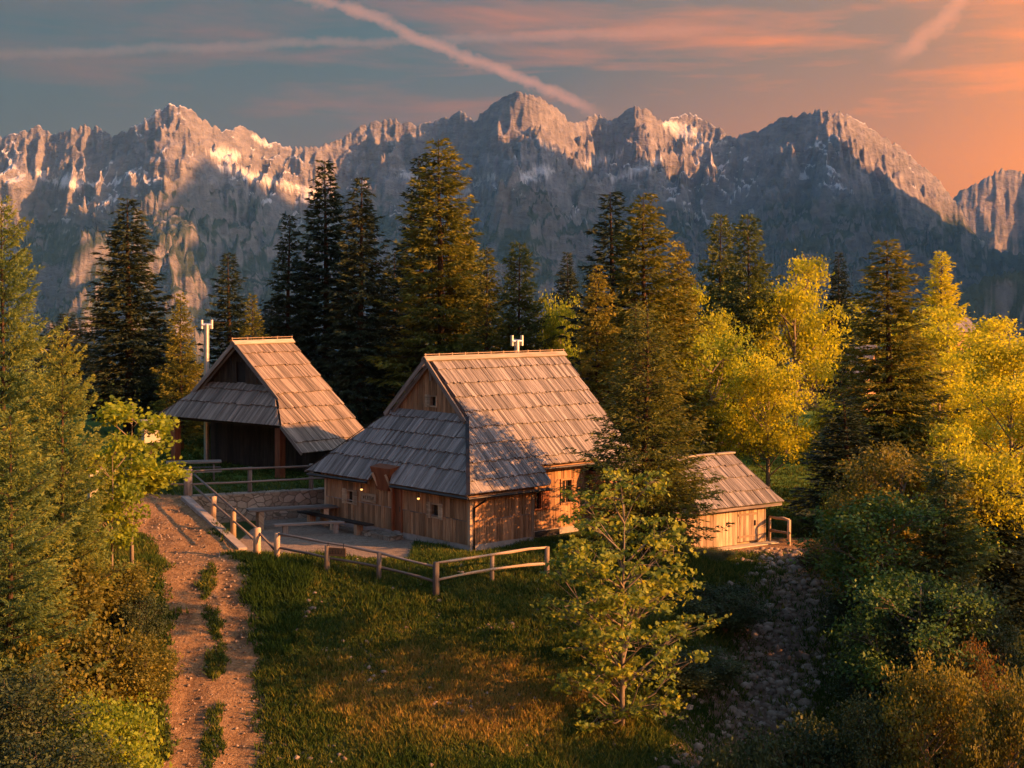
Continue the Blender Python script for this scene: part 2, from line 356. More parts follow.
# mountains: rock, snow patches lying in the hollows, dark forest low down, carried higher to stand in for shade
def mountmat(name, forest_shade_top):
    m, t = nt(name); ge = N_(t, 'ShaderNodeNewGeometry'); pos = ge.outputs['Position']
    sx = N_(t, 'ShaderNodeSeparateXYZ'); t.links.new(pos, sx.inputs[0]); sn = N_(t, 'ShaderNodeSeparateXYZ'); t.links.new(ge.outputs['Normal'], sn.inputs[0])
    n1 = noise(t, pos, .004, 6, .65); n2 = noise(t, pos, .018, 6, .7); n3 = noise(t, pos, .0016, 3)
    mp = N_(t, 'ShaderNodeMapping'); mp.inputs['Scale'].default_value = (.02, .02, .05); t.links.new(pos, mp.inputs[0]); n4 = noise(t, mp.outputs[0], 1, 5, .7, .5)
    rock = ramp(t, mth(t, 'ADD', mth(t, 'MULTIPLY', n2, .5), mth(t, 'MULTIPLY', n4, .5)), [(.3, (.09, .088, .10)), (.5, (.18, .17, .185)), (.68, (.31, .29, .295))])
    h = mth(t, 'ADD', sx.outputs[2], mth(t, 'MULTIPLY', mth(t, 'SUBTRACT', n1, .5), 500))
    ff = N_(t, 'ShaderNodeMapRange', i_1=forest_shade_top - 70, i_2=forest_shade_top + 60, i_3=1, i_4=0); t.links.new(h, ff.inputs[0])
    fl = N_(t, 'ShaderNodeMapRange', i_1=.2, i_2=.4); t.links.new(sn.outputs[2], fl.inputs[0])
    fo = mth(t, 'MULTIPLY', ff.outputs[0], mth(t, 'MULTIPLY_ADD', fl.outputs[0], .8, .2))
    c = mixc(t, fo, rock, ramp(t, n2, [(.3, (.018, .028, .018)), (.7, (.05, .06, .035))]))
    sl = N_(t, 'ShaderNodeMapRange', i_1=.55, i_2=.68); t.links.new(mth(t, 'ADD', sn.outputs[2], mth(t, 'MULTIPLY', mth(t, 'SUBTRACT', n2, .5), .3)), sl.inputs[0])
    hs = N_(t, 'ShaderNodeMapRange', i_1=150, i_2=330); t.links.new(h, hs.inputs[0])
    pt = N_(t, 'ShaderNodeMapRange', i_1=.55, i_2=.60); t.links.new(mth(t, 'ADD', n1, mth(t, 'MULTIPLY', mth(t, 'SUBTRACT', n3, .5), .6)), pt.inputs[0])
    sf = mth(t, 'MULTIPLY', mth(t, 'MULTIPLY', sl.outputs[0], hs.outputs[0]), pt.outputs[0])
    brk_ = N_(t, 'ShaderNodeMapRange', i_1=.44, i_2=.52); t.links.new(mth(t, 'ADD', mth(t, 'MULTIPLY', n2, .5), mth(t, 'MULTIPLY', n1, .5)), brk_.inputs[0])
    sf = mth(t, 'MAXIMUM', sf, mth(t, 'MULTIPLY', attr(t, 'snow'), brk_.outputs[0]))
    c = mixc(t, mth(t, 'MULTIPLY', sf, .85), c, (.62, .61, .63)); finish(t, c, .95, mth(t, 'ADD', n2, n4), 1.0, 14, spec=.1); return m
M['mount'] = mountmat('limestone_massif', 260)

# ------------------------------------------------------------------ world, sun, camera
sc = bpy.context.scene
w = bpy.data.worlds.new('World'); sc.world = w; w.use_nodes = True; t = w.node_tree; t.nodes.clear()
sky = N_(t, 'ShaderNodeTexSky', sky_type='NISHITA', sun_disc=False, sun_elevation=SUN_EL, sun_rotation=math.pi / 2 + SUN_AZ, air_density=1.0, dust_density=2.0, ozone_density=2.5)
tc = N_(t, 'ShaderNodeTexCoord'); dv = tc.outputs['Generated']; sx = N_(t, 'ShaderNodeSeparateXYZ'); t.links.new(dv, sx.inputs[0])
el = mth(t, 'ARCSINE', sx.outputs[2]); az = mth(t, 'ARCTAN2', sx.outputs[0], sx.outputs[1])   # radians, az 0 = +Y
cv = N_(t, 'ShaderNodeCombineXYZ'); t.links.new(az, cv.inputs[0]); t.links.new(el, cv.inputs[1])
def sc3(v, a, b, off=0):
    mp = N_(t, 'ShaderNodeMapping'); mp.inputs['Scale'].default_value = (a, b, 1); mp.inputs['Location'].default_value = (off, 0, 0); t.links.new(v, mp.inputs[0]); return mp.outputs[0]
# a thin evening cloud layer: slate away from the sun, orange towards it
warm = N_(t, 'ShaderNodeMapRange', i_1=-.36, i_2=.46); t.links.new(az, warm.inputs[0])
n1 = noise(t, sc3(cv.outputs[0], 3.2, 17), 1, 5, .55, .3)
n2 = noise(t, sc3(cv.outputs[0], 7, 60, 4), 1, 5, .6, .4)
cool = ramp(t, warm.outputs[0], [(0, (.009, .015, .020)), (.45, (.019, .027, .034)), (.75, (.13, .06, .03)), (1, (.46, .125, .0))])
hot = ramp(t, warm.outputs[0], [(0, (.030, .015, .014)), (.35, (.095, .032, .024)), (.7, (.33, .085, .012)), (1, (.62, .14, .0))])
cf = mth(t, 'ADD', mth(t, 'MULTIPLY', n1, .65), mth(t, 'MULTIPLY', n2, .35))
cfm = N_(t, 'ShaderNodeMapRange', i_1=.46, i_2=.62); t.links.new(cf, cfm.inputs[0])
lowb = N_(t, 'ShaderNodeMapRange', i_1=.155, i_2=.085, i_3=0, i_4=.45); t.links.new(el, lowb.inputs[0])
cc = mixc(t, mth(t, 'MAXIMUM', cfm.outputs[0], lowb.outputs[0]), cool, hot)
def trail(a0, e0, a1, e1, wd, bend=0.0, soft=.5, seed=0, fa=None):
    """a vapour trail between two directions (azimuth, elevation)"""
    L = math.hypot(a1 - a0, e1 - e0); ux, uy = (a1 - a0) / L, (e1 - e0) / L
    s = mth(t, 'ADD', mth(t, 'MULTIPLY', mth(t, 'SUBTRACT', az, a0), ux), mth(t, 'MULTIPLY', mth(t, 'SUBTRACT', el, e0), uy))
    d = mth(t, 'ADD', mth(t, 'MULTIPLY', mth(t, 'SUBTRACT', az, a0), -uy), mth(t, 'MULTIPLY', mth(t, 'SUBTRACT', el, e0), ux))
    sn_ = mth(t, 'DIVIDE', s, L)
    bd = mth(t, 'MULTIPLY', mth(t, 'MULTIPLY', sn_, mth(t, 'SUBTRACT', 1.0, sn_)), bend)
    d = mth(t, 'SUBTRACT', d, bd)
    wn = noise(t, sc3(cv.outputs[0], 75, 95, seed), 1, 6, .68); wn2 = noise(t, sc3(cv.outputs[0], 18, 18, seed + 3), 1, 2)
    d = mth(t, 'ADD', d, mth(t, 'MULTIPLY', mth(t, 'SUBTRACT', wn2, .5), wd * 2.6))
    q = mth(t, 'DIVIDE', mth(t, 'ABSOLUTE', d), mth(t, 'MULTIPLY', wd, mth(t, 'MULTIPLY_ADD', wn, 3.2, -.45)))
    q = mth(t, 'SUBTRACT', 1.0, mth(t, 'POWER', q, 1.5), clamp=True)
    e = mth(t, 'MULTIPLY', N_clamp(sn_, 0, .25), N_clamp(sn_, 1.0, .9)); return mth(t, 'MULTIPLY', mth(t, 'MULTIPLY', q, e), mth(t, 'MULTIPLY_ADD', wn, .8, .25), clamp=True)
def N_clamp(v, a, b):
    r = N_(t, 'ShaderNodeMapRange', i_1=a, i_2=b, interpolation_type='SMOOTHSTEP'); t.links.new(v, r.inputs[0]); return r.outputs[0]
def AE(px, py): a = math.atan((px - CX) / F); return a, math.atan((HY - py) / F * math.cos(a))
t1 = trail(*AE(200, -48), *AE(612, 119), .0046, bend=.012, seed=1)
t2 = trail(*AE(880, 66), *AE(985, -46), .0062, bend=-.035, seed=5)
t3 = trail(*AE(-300, 62), *AE(760, 28), .0035, bend=.03, seed=9)
tcol = ramp(t, warm.outputs[0], [(0, (.09, .05, .04)), (.45, (.24, .095, .065)), (.8, (.42, .14, .055)), (1, (.55, .19, .06))])
cc = mixc(t, t1, cc, tcol); cc = mixc(t, mth(t, 'MULTIPLY', t2, .7), cc, tcol); cc = mixc(t, mth(t, 'MULTIPLY', t3, .45), cc, tcol)
b1 = N_(t, 'ShaderNodeBackground', i_Strength=.10); t.links.new(sky.outputs[0], b1.inputs[0])
b2 = N_(t, 'ShaderNodeBackground', i_Strength=1.0); t.links.new(cc, b2.inputs[0])
cov = N_clamp(el, .36, .2); covm = mth(t, 'MULTIPLY', cov, .95)
mx = N_(t, 'ShaderNodeMixShader'); t.links.new(covm, mx.inputs[0]); t.links.new(b1.outputs[0], mx.inputs[1]); t.links.new(b2.outputs[0], mx.inputs[2])
o = N_(t, 'ShaderNodeOutputWorld'); t.links.new(mx.outputs[0], o.inputs[0])
L = bpy.data.lights.new('sun', 'SUN'); L.energy = 5.0; L.angle = math.radians(.6); L.color = (1, .43, .135)
lo = bpy.data.objects.new('sun', L); C.objects.link(lo)
S = Vector((math.cos(SUN_AZ) * math.cos(SUN_EL), -math.sin(SUN_AZ) * math.cos(SUN_EL), math.sin(SUN_EL)))
lo.rotation_euler = S.to_track_quat('Z', 'Y').to_euler(); lo.location = (60, -10, 60)
cam = bpy.data.cameras.new('camera'); co = bpy.data.objects.new('camera', cam); C.objects.link(co)
co.location = (0, 0, CH); co.rotation_euler = (math.pi / 2, 0, 0); cam.sensor_width = 36; cam.lens = F / 1024 * 36
cam.shift_y = -(384 - HY) / 1024; cam.clip_end = 40000; cam.clip_start = .5; sc.camera = co
sc.view_settings.view_transform = 'Standard'; sc.view_settings.look = 'None'; sc.view_settings.exposure = 1.5
sc.cycles.use_denoising = True; sc.cycles.max_bounces = 6; sc.cycles.transparent_max_bounces = 6; sc.cycles.volume_bounces = 0
sc.cycles.diffuse_bounces = 3; sc.cycles.sample_clamp_indirect = 4
#SECTION_SETTING
# ------------------------------------------------------------------ the ground sheet
def axis(edges):
    out = []
    for a, b, s in edges: out += list(np.arange(a, b, s))
    return np.array(out + [edges[-1][1]])
gx = axis([(-6000, -600, 300), (-600, -120, 30), (-120, -30, 3), (-30, -16, .5), (-16, 16, .2), (16, 34, .5), (34, 120, 2), (120, 600, 20), (600, 6000, 300)])
gy = axis([(-600, -60, 60), (-60, 20, 5), (20, 33, .6), (33, 62, .2), (62, 120, 1), (120, 360, 4), (360, 1400, 20), (1400, 3000, 400)])
GX, GY = np.meshgrid(gx, gy); GZ = terr(GX, GY); nx, ny = len(gx), len(gy)
pd = segdist(GX, GY, PATH); pathm = sst(1.55, 1.0, pd + .5 * fbm(GX / 1.1, GY / 1.1, 3, 21))
mid = sst(.5, .15, np.abs(pd) + .2 * fbm(GX / .9, GY / .9, 2, 33)) * sst(46.5, 44.5, GY) * sst(-.1, .25, fbm(GX / 1.2, GY / 1.6, 2, 41))
pathm = pathm * (1 - .75 * mid)
left = side(WA, WC, GX, GY) < 0
pathm = np.maximum(pathm, np.where(left & (GX > -13.8) & (GY > 50) & (GY < 56.5), .8, 0))
px_shed = sst(4.5, 2.2, np.hypot((GX - 10.3) / 1.2, GY - 53.3)); pathm = np.maximum(pathm, px_shed * .75)
rutm = sst(.32, .1, np.abs(np.abs(pd + .3 * fbm(GX / 2.5, GY / 2.5, 2, 23)) - .62)) * sst(-.25, .15, fbm(GX / .9, GY / 1.8, 3, 25)); GZ = GZ - .05 * rutm * (pd < 1.5)
yard = ((side(WA, WC, GX, GY) > 0) & (side(WA, WB, GX, GY) < 0) & (GY > 49.6 + .25 * (GX + 8) * -1) & (GX < 1)).astype(float)
yard = np.where((GX > -8.9) & (GX < -3.3) & (GY > 49.3 + (-.35) * (GX + 9)) & (GY < 57), 1.0, yard) * (GX > -9.6) * sst(-3.0, -3.8, GX)
gul = segdist(GX, GY, GULLY); rockm = np.exp(-(gul / 1.9) ** 2) * sst(54, 50, GY) * 1.1 + .45 * sst(38, 34, GY + .0 * GX) * 0
rockm = np.maximum(rockm, .55 * sst(.15, .45, fbm(GX / 2.3, GY / 2.3, 3, 55)) * (GY < 48))
meadow = sst(58, 64, GY)
ii, jj = np.meshgrid(np.arange(ny - 1), np.arange(nx - 1), indexing='ij'); a = (ii * nx + jj).ravel()
Fq = np.stack([a, a + 1, a + nx + 1, a + nx], 1)
g = soup('ground', np.stack([GX, GY, GZ], -1), Fq, M['ground'], smooth=True, vattr=dict(rut=rutm, path=pathm, yard=yard, rockm=rockm, meadow=meadow)); g['kind'] = 'structure'

# ------------------------------------------------------------------ mountains
def massif(name, prof, d0, d1, crest, width, nb, nd, pxr, base=-450, seed=0, snow=()):
    pb = np.linspace(pxr[0], pxr[1], nb) if nb < 900 else np.concatenate([np.linspace(-500, -62, 60), np.linspace(-60, 1090, nb), np.linspace(1095, 2100, 170)]); nb = len(pb); tb = (pb - CX) / F
    prof = np.array(prof, float); py = np.interp(pb, prof[:, 0], prof[:, 1])
    py = py + 4.5 * fbm(pb / 24, pb * 0 + 3, 4, seed + 70) + 9 * np.abs(fbm(pb / 12, pb * 0 + 9, 4, seed + 71)) + 4 * np.abs(vnoise(pb / 5, pb * 0 + 2, seed + 72)) - 2.5 
    cr = crest(pb) + 160 * fbm(pb / 150, pb * 0, 3, seed + 1) * sst(1080, 980, pb)
    Yd = np.linspace(d0, d1, nd) if nd < 400 else np.concatenate([np.linspace(1500, 3050, 90), np.linspace(3060, 5000, nd), np.linspace(5010, 5500, 20)]); nd = len(Yd); T, Y = np.meshgrid(tb, Yd); X = T * Y; PB = np.broadcast_to(pb, T.shape)
    zc = CH + (HY - py) / F * cr
    width = width - width * .55 * sst(1090, 1180, pb)[None, :]; D = (cr[None, :] - Y) / width                      # >0 towards the viewer
    wx = X + 260 * fbm(X / 700, Y / 700, 3, seed + 2); wy = Y + 260 * fbm(X / 700, Y / 700, 3, seed + 4)
    r = 0; amp = 1; tot = 0; prev = 1
    for i in range(7):
        f = 2.05 ** i
        n = 1 - np.abs(vnoise(wx / 820 * f + 7 * i, wy / 1150 * f, seed + 10 + i)) * 1.5
        n = np.clip(n, 0, 1) ** 1.6; r = r + amp * n * prev; tot += amp; prev = np.clip(n * 1.3, .25, 1); amp *= .52
    r = r / tot
    Dp = np.clip(D, 0, 1.2)
    body = np.where(D > 0, .30 * np.exp(-Dp * 6.5) + .70 * np.clip(1 - Dp, 0, 1) ** 1.2, 1 + np.clip(D, -2, 0) * 2.2)
    hh = zc - base
    h = base + hh[None, :] * body
    # gullies cut into the face below the crest, then finer rock relief
    g1 = np.abs(vnoise(wx / 400 + wy / 2600, wy / 1500, seed + 40)); g2 = np.abs(vnoise(wx / 170 + 9 - wy / 330, wy / 420, seed + 41)); g3 = np.abs(vnoise(wx / 62 + 3 + wy / 300, wy / 90, seed + 42)); g4 = np.abs(vnoise(X / 30 + 3 - Y / 90, Y / 34, seed + 43)); g5 = np.abs(vnoise(X / 15 + Y / 40, Y / 15 + 5, seed + 44))
    env = sst(0, .2, Dp) * sst(1.15, .8, Dp); sc_h = hh[None, :] / 1150
    h = h - sc_h * (g1 * 520 * env + g2 * 370 * sst(0, .06, Dp) * (1 - .6 * np.clip(Dp, 0, 1)) + g3 * 115 * sst(0, .02, Dp) + g4 * 50 * sst(0, .008, Dp) + g5 * 20 * sst(0, .004, Dp) + (.62 - r) * 240 * env)
    h = h + env * 120 * sc_h
    st_ = h / 52 + 1.6 * fbm(X / 160, Y / 160, 3, seed + 60) + X / 900; fr = st_ - np.floor(st_); h = h + sc_h * 26 * (sst(.25, .75, fr) - fr) * sst(0, .03, Dp)
    lim = CH + (HY - py)[None, :] / F * Y * (1 - .10 * np.clip(Dp, 0, 1)) - 60 * Dp
    k_ = 14.0; dlt = (h - lim) / k_; h = np.where(D > 0.0, h - k_ * np.log1p(np.exp(np.clip(dlt, -40, 40))) * sst(0, .02, Dp), h)
    h = np.minimum(h, CH + (HY - py)[None, :] / F * Y)
    sn = np.zeros_like(h); py_v = HY - (h - CH) / Y * F
    for (sx_, sy_, rx, ry, tilt) in snow:
        u = (PB - sx_) / rx; v = (py_v - sy_ - tilt * (PB - sx_)) / ry
        sn = np.maximum(sn, sst(1.0, .9, np.hypot(u, v) + .75 * fbm(X / 45, Y / 45, 4, seed + 90)) * (D > 0))
    tp_ = sst(0, .03, Dp) * sc_h
    Y = Y + tp_ * (45 * fbm(X / 170, h / 120, 3, seed + 62) + 16 * np.abs(vnoise(X / 60 + h / 150, h / 60, seed + 64)))
    a = (np.arange(nd - 1)[:, None] * nb + np.arange(nb - 1)[None, :]).ravel()
    o = soup(name, np.stack([X, Y, h], -1), np.stack([a, a + 1, a + nb + 1, a + nb], 1), M['mount'], smooth=False, vattr=dict(snow=sn)); o['kind'] = 'structure'; return o
prof = [(-700, 140), (-300, 150), (-60, 150), (0, 137), (20, 133), (38, 127), (52, 134), (60, 133), (72, 128), (85, 124), (97, 127), (112, 138), (140, 122), (158, 111), (174, 102), (190, 110), (205, 122), (222, 131), (240, 127), (262, 138), (285, 147), (320, 147), (335, 142), (352, 130), (375, 121), (395, 119), (420, 126), (450, 115), (462, 112), (474, 121), (487, 107), (502, 98), (520, 93), (540, 97), (556, 108), (575, 123), (598, 114), (612, 121), (632, 108), (648, 110), (662, 122), (690, 114), (712, 124), (735, 138), (757, 131), (787, 117), (820, 109), (838, 112), (862, 122), (885, 138), (905, 152), (925, 168), (945, 187), (960, 206), (972, 232), (1000, 252), (1045, 255), (1090, 190), (1140, 60), (1220, -40), (1500, -70), (2000, 20), (2600, 150)]
prof = [p for p in prof if p[0] < 1090] + [(1103, 122), (1168, -20), (1238, -123), (1324, -273), (1450, -250), (1800, -80), (2100, 60)]  # last points: unseen ridge added beyond the frame, shaped to shade the lower slopes
def crest(pb): return np.where(pb < 1100, 4700 + .75 * (pb - 512) * (pb > -200) - 330 * np.exp(-((pb - 525) / 55) ** 2) - 260 * np.exp(-((pb - 830) / 80) ** 2) - 260 * np.exp(-((pb - 178) / 60) ** 2) - 150 * np.exp(-((pb - 640) / 30) ** 2), np.maximum(2200, 1800 * 1500 / np.maximum(pb - 512, 300)))
SNOW = [(222, 154, 17, 6, .1), (262, 141, 14, 3, .45), (150, 118, 10, 2, -.6), (550, 148, 18, 3, .7), (536, 174, 22, 6, -.25), (682, 130, 20, 8, .35), (706, 144, 22, 3, -.1), (60, 180, 26, 6, .3), (300, 190, 30, 5, .4), (640, 168, 26, 5, -.4), (410, 175, 30, 5, .25), (250, 175, 30, 4, .3), (600, 160, 26, 4, -.3), (470, 190, 26, 4, -.6), (330, 205, 40, 4, .25)]
massif('mountains', prof, 1500, 5500, crest, 3300, 1050, 560, (-500, 2100), seed=5, snow=SNOW)
prof2 = [(700, 250), (880, 240), (930, 215), (955, 197), (966, 186), (985, 178), (1000, 170), (1012, 169), (1024, 172), (1060, 160), (1110, 175), (1200, 200)]
massif('far_mountains', prof2, 4700, 6500, lambda pb: 6150 + 0 * pb, 1500, 300, 200, (780, 1200), base=-400, seed=31)
prof3 = [(-600, 330), (820, 330), (900, 318), (950, 300), (985, 277), (1010, 272), (1024, 270), (1080, 262), (1140, 240), (1300, 230)]
massif('valley_ridge', prof3, 1100, 3300, lambda pb: 2700 + 0 * pb, 1600, 320, 260, (820, 1300), base=-420, seed=47)
# ------------------------------------------------------------------ haze
m, t = nt('valley_air'); v = N_(t, 'ShaderNodeVolumePrincipled', i_Density=4.0e-5, i_Anisotropy=0.0); v.inputs['Color'].default_value = (.17, .50, 1, 1); v.inputs['Absorption Color'].default_value = (1, 1, 1, 1)
o = N_(t, 'ShaderNodeOutputMaterial'); t.links.new(v.outputs[0], o.inputs['Volume'])
hz = MB(); hz.box(-6400, 6400, -700, 6600, -1000, 1500); ho = hz.build('haze', m); ho['kind'] = 'stuff'
#SECTION_BUILDINGS
def frame_at(x, y): pass
def window(parent, mbO, U, V, Nn, x0, x1, z0, z1, shutters=(.2, .2), fw=.05, mat='palewood', mull=False):
    """window part with frame, pane and shutters; O origin, U along the wall, N outwards (local space of parent)"""
    O = Vector(mbO); U = Vector(U); Nn = Vector(Nn); Z = Vector((0, 0, 1))
    def bx(mb, a0, a1, b0, b1, n0, n1):
        q = [(a0, b0), (a1, b0), (a1, b1), (a0, b1)]
        mb.hull([tuple(O + U * a + Z * b + Nn * n0) for a, b in q], [tuple(O + U * a + Z * b + Nn * n1) for a, b in q], [(b * 1.0, a * 1.0, a0) for a, b in q])
    mb = MB()
    bx(mb, x0 - fw, x0, z0 - fw, z1 + fw, -.08, .06); bx(mb, x1, x1 + fw, z0 - fw, z1 + fw, -.08, .06)
    bx(mb, x0, x1, z0 - fw, z0, -.08, .075); bx(mb, x0, x1, z1, z1 + fw, -.08, .06)
    f = mb.build('window', M[mat], parent)
    mb = MB(); bx(mb, x0, x1, z0, z1, -.09, -.06); mb.build('pane', M['glass'], f)
    if mull:
        mb = MB(); c = (x0 + x1) / 2; bx(mb, c - .015, c + .015, z0, z1, -.058, -.03); mb.build('mullion', M[mat], f)
    for k, sw in enumerate(shutters):
        if sw <= 0: continue
        a0, a1 = (x0 - fw - .01 - sw, x0 - fw - .01) if k == 0 else (x1 + fw + .01, x1 + fw + .01 + sw)
        mb = MB(); n = max(1, int(sw / .09))
        for i in range(n):
            s0 = a0 + (a1 - a0) * i / n; s1 = a0 + (a1 - a0) * (i + 1) / n; bx(mb, s0 + .003, s1 - .003, z0 - fw - .02, z1 + fw + .02, .045, .07)
        for zz in (z0 + .03, z1 - .03): bx(mb, a0, a1, zz - .02, zz + .02, .0705, .085)
        mb.build('shutter', M[mat], f)

# ---- main hut, local x along the ridge, local y to the far left
U_AZ = math.radians(41.3)
hut = thing('shingled_hut', 'large shingle-roofed wooden hut with half-hipped gable and lit right roof, in the centre', 'hut', (-4.19, 53.18, 0), U_AZ)
RZ = 6.2; MR = .928; ML = .862; XE = -.35; SK = 1.156
def skz(x): return 1.90 + SK * (x - XE)
nR = Vector((0, -MR, 1)).normalized(); dR = Vector((0, -1, -MR)).normalized(); kR = math.hypot(1, MR)
nL = Vector((0, ML, 1)).normalized(); dL = Vector((0, 1, -ML)).normalized(); kL = math.hypot(1, ML)
nS = Vector((-SK, 0, 1)).normalized(); dS = Vector((-1, 0, -SK)).normalized(); kS = math.hypot(1, SK)
HQ = 2.13; HX = 1.64                                     # where the hip starts on the right slope
QE = 4.58; QN = 3.9
def topR(x): return 0.0 if x >= HX else (HQ + (HX - x) / (HX - XE) * (QE - HQ)) * kR
def botR(x):
    if 3.45 < x < 6.2: return (QN + .0) * kR
    if 3.3 < x <= 3.45: return (QE - (x - 3.3) * 1.0) * kR
    return QE * kR
cs = [0, .55, 1.25, 1.95, 2.65, 3.4, 4.15, 4.95, 5.7, 6.6]; 
rb = MB(); planks(rb, (0, 0, RZ), (1, 0, 0), dR, nR, XE, 8.22, topR, botR, cs, .105, .03, .05, brk=(HX, 3.45, 6.2)); rR = rb.build('roof', M['shingle'], hut)
rR['label'] = 'sunlit right-hand shingle slope'
HQL = (RZ - skz(HX)) / ML
def topL(x): return 0.0 if x >= HX else (HQL + (HX - x) / (HX - XE) * (5.06 - HQL)) * kL
rb = MB(); planks(rb, (0, 0, RZ), (1, 0, 0), dL, nL, XE, 8.1, topL, lambda x: 5.08 * kL, cs + [7.3], .105, .03, .05, brk=(HX,)); rb.build('roof', M['shingle'], hut)
# front skirt: y across, b down from the gable wall
XT = 1.74
def topS(y):
    x = XT
    zlim = RZ - (MR * -y if y < 0 else ML * y) - .02
    return max(0, (XT - (zlim - 1.90) / SK - XE) * kS + 0) if zlim < skz(XT) else 0.0
def botS(y): 
    b = (XT - XE) * kS
    t_ = y + 4.23
    if 3.95 < t_ < 5.25: b -= .50 * (1 if t_ > 4.2 else (t_ - 3.95) / .25)
    return b
rb = MB(); planks(rb, (XT, 0, skz(XT)), (0, -1, 0), dS, nS, -5.04, 4.56, lambda a: topS(-a), lambda a: botS(-a), [0, .35, 1.0, 1.65, 2.3, 4.2], .105, .03, .05, brk=(-1.02, -.02, .03, .28)); rS = rb.build('roof', M['shingle'], hut)
rS['label'] = 'grey shaded hip skirt under the gable'
# lining below the slopes
lb = MB()
def slab(mb, pts, n, th): mb.hull([tuple(Vector(p) - n * th) for p in pts], [tuple(Vector(p) - n * .012) for p in pts])
def rp(x, q): return (x, -q, RZ - MR * q)
def lp(x, q): return (x, q, RZ - ML * q)
slab(lb, [rp(HX, 0), rp(HX, HQ), rp(HX, QE - .05), rp(3.28, QE - .05), rp(3.44, QN - .02), rp(6.22, QN - .02), rp(6.22, QE - .05), rp(8.15, QE - .05), rp(8.15, 0)], nR, .06)
slab(lb, [rp(HX, HQ), rp(XE + .08, QE - .05), rp(HX, QE - .05)], nR, .06)
slab(lb, [lp(HX, 0), lp(8.05, 0), lp(8.05, 4.95), lp(HX, 4.95), lp(HX, HQL)], nL, .06)
slab(lb, [lp(HX, HQL), lp(HX, 4.95), lp(XE + .08, 4.95)], nL, .06)
sp = lambda x, y: (x, y, skz(x))
slab(lb, [sp(XT, -2.0), sp(XT, 2.13), sp(HX, HQL), sp(XE + .05, 4.9), sp(XE + .05, 1.05), sp(XE + .4, 1.05), sp(XE + .4, -.28), sp(XE + .05, -.28), sp(XE + .05, -4.5), sp(HX, -HQ)], nS, .06)
lb.build('roof_lining', M['greywood'], hut)
# walls
wb = MB(); Hc = [0, .85, 2.6]
def wallrun(mb, O, U, Nn, L, h, top=None, holes=(), brk=(), th=.03, wd=.15):
    planks(mb, (O[0], O[1], h), U, (0, 0, -1), Nn, 0, L, (lambda x: 0.0) if top is None else top, lambda x: h - .22, [-3, h - 1.02, h + 1], wd, th, 0, brk=brk, holes=holes, jag=.0)
# front gable-end wall, boards face -x ; U goes from right corner (y=-4.23) to left
fw_holes = [(1.62, 2.02, 2.1 - 1.38, 2.1 - .95), (6.65, 7.05, 2.1 - 1.34, 2.1 - .92), (3.72, 4.2, -1, 3)]
wallrun(wb, (0, -4.23), (0, 1, 0), (-1, 0, 0), 8.47, 2.1, holes=fw_holes, brk=(1.62, 2.02, 3.72, 4.2, 6.65, 7.05), wd=.17)
wb.build('front_wall', M['wallwood'], hut)
wb = MB(); wallrun(wb, (0, -4.23), (1, 0, 0), (0, -1, 0), 2.81, 2.15); 
wallrun(wb, (2.81, -4.2), (0, 1, 0), (1, 0, 0), .8, 2.15)
wallrun(wb, (2.81, -3.45), (1, 0, 0), (0, -1, 0), 3.45, 2.85, holes=[(.66, 1.06, 2.85 - 1.62, 2.85 - .98), (2.02, 2.56, 2.85 - 1.94, 2.85 - 1.06)], brk=(.66, 1.06, 2.02, 2.56))
wb.build('side_wall', M['wallwood'], hut); wb = MB(); wallrun(wb, (6.25, -4.2), (0, 1, 0), (-1, 0, 0), .8, 2.15); wallrun(wb, (6.25, -4.2), (1, 0, 0), (0, -1, 0), 1.6, 2.15)
wb.build('side_wall', M['wallwood'], hut)
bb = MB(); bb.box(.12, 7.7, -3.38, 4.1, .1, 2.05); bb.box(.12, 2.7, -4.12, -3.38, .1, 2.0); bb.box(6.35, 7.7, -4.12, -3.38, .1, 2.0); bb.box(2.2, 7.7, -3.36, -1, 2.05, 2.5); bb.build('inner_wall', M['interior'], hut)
bb = MB(); bb.box(-.02, 2.85, -4.27, -3.5, -.35, .22); bb.box(-.02, 7.75, -3.5, 4.26, -.5, .22); bb.box(6.27, 7.8, -4.27, -3.5, -.8, .22); bb.build('plinth', M['plinth'], hut)
# far and left walls
bb = MB(); bb.box(.0, 7.75, 4.12, 4.24, .2, 2.2); bb.hull([(7.72, -3.9, .2), (7.72, 4.2, .2), (7.72, 4.2, 2.3), (7.72, 0, 5.9), (7.72, -3.9, 2.4)], [(7.82, -3.9, .2), (7.82, 4.2, .2), (7.82, 4.2, 2.3), (7.82, 0, 5.9), (7.82, -3.9, 2.4)]); bb.build('back_wall', M['wallwood'], hut)
# corner boards
for q in ((-.05, .1, -4.29, -4.16, .2, 2.1), (-.05, .05, 4.16, 4.28, .2, 2.1), (2.72, 2.85, -4.29, -4.2, .2, 2.15)): bb = MB(); bb.box(*q); bb.build('corner_board', M['palewood'], hut)
for q in ((-.045, -.03, -4.1, -.52, .99, 1.03), (-.045, -.03, .05, 4.1, .99, 1.03), (.1, 2.7, -4.275, -4.262, .99, 1.03)): bb = MB(); bb.box(*q); bb.build('wall_batten', M['greywood'], hut)
# windows
O_f = (0, -4.23, 0); window(hut, O_f, (0, 1, 0), None, (-1, 0, 0), 1.64, 2.0, .97, 1.38, (.2, .2))
window(hut, O_f, (0, 1, 0), None, (-1, 0, 0), 6.67, 7.03, .93, 1.34, (.24, .24))
O_s = (2.81, -3.48, 0); window(hut, O_s, (1, 0, 0), None, (0, -1, 0), .69, 1.03, 1.0, 1.6, (0, .36), .04, 'redwood', True)
window(hut, O_s, (1, 0, 0), None, (0, -1, 0), 2.06, 2.52, 1.1, 1.9, (0, .16), .06, 'wallwood', True)
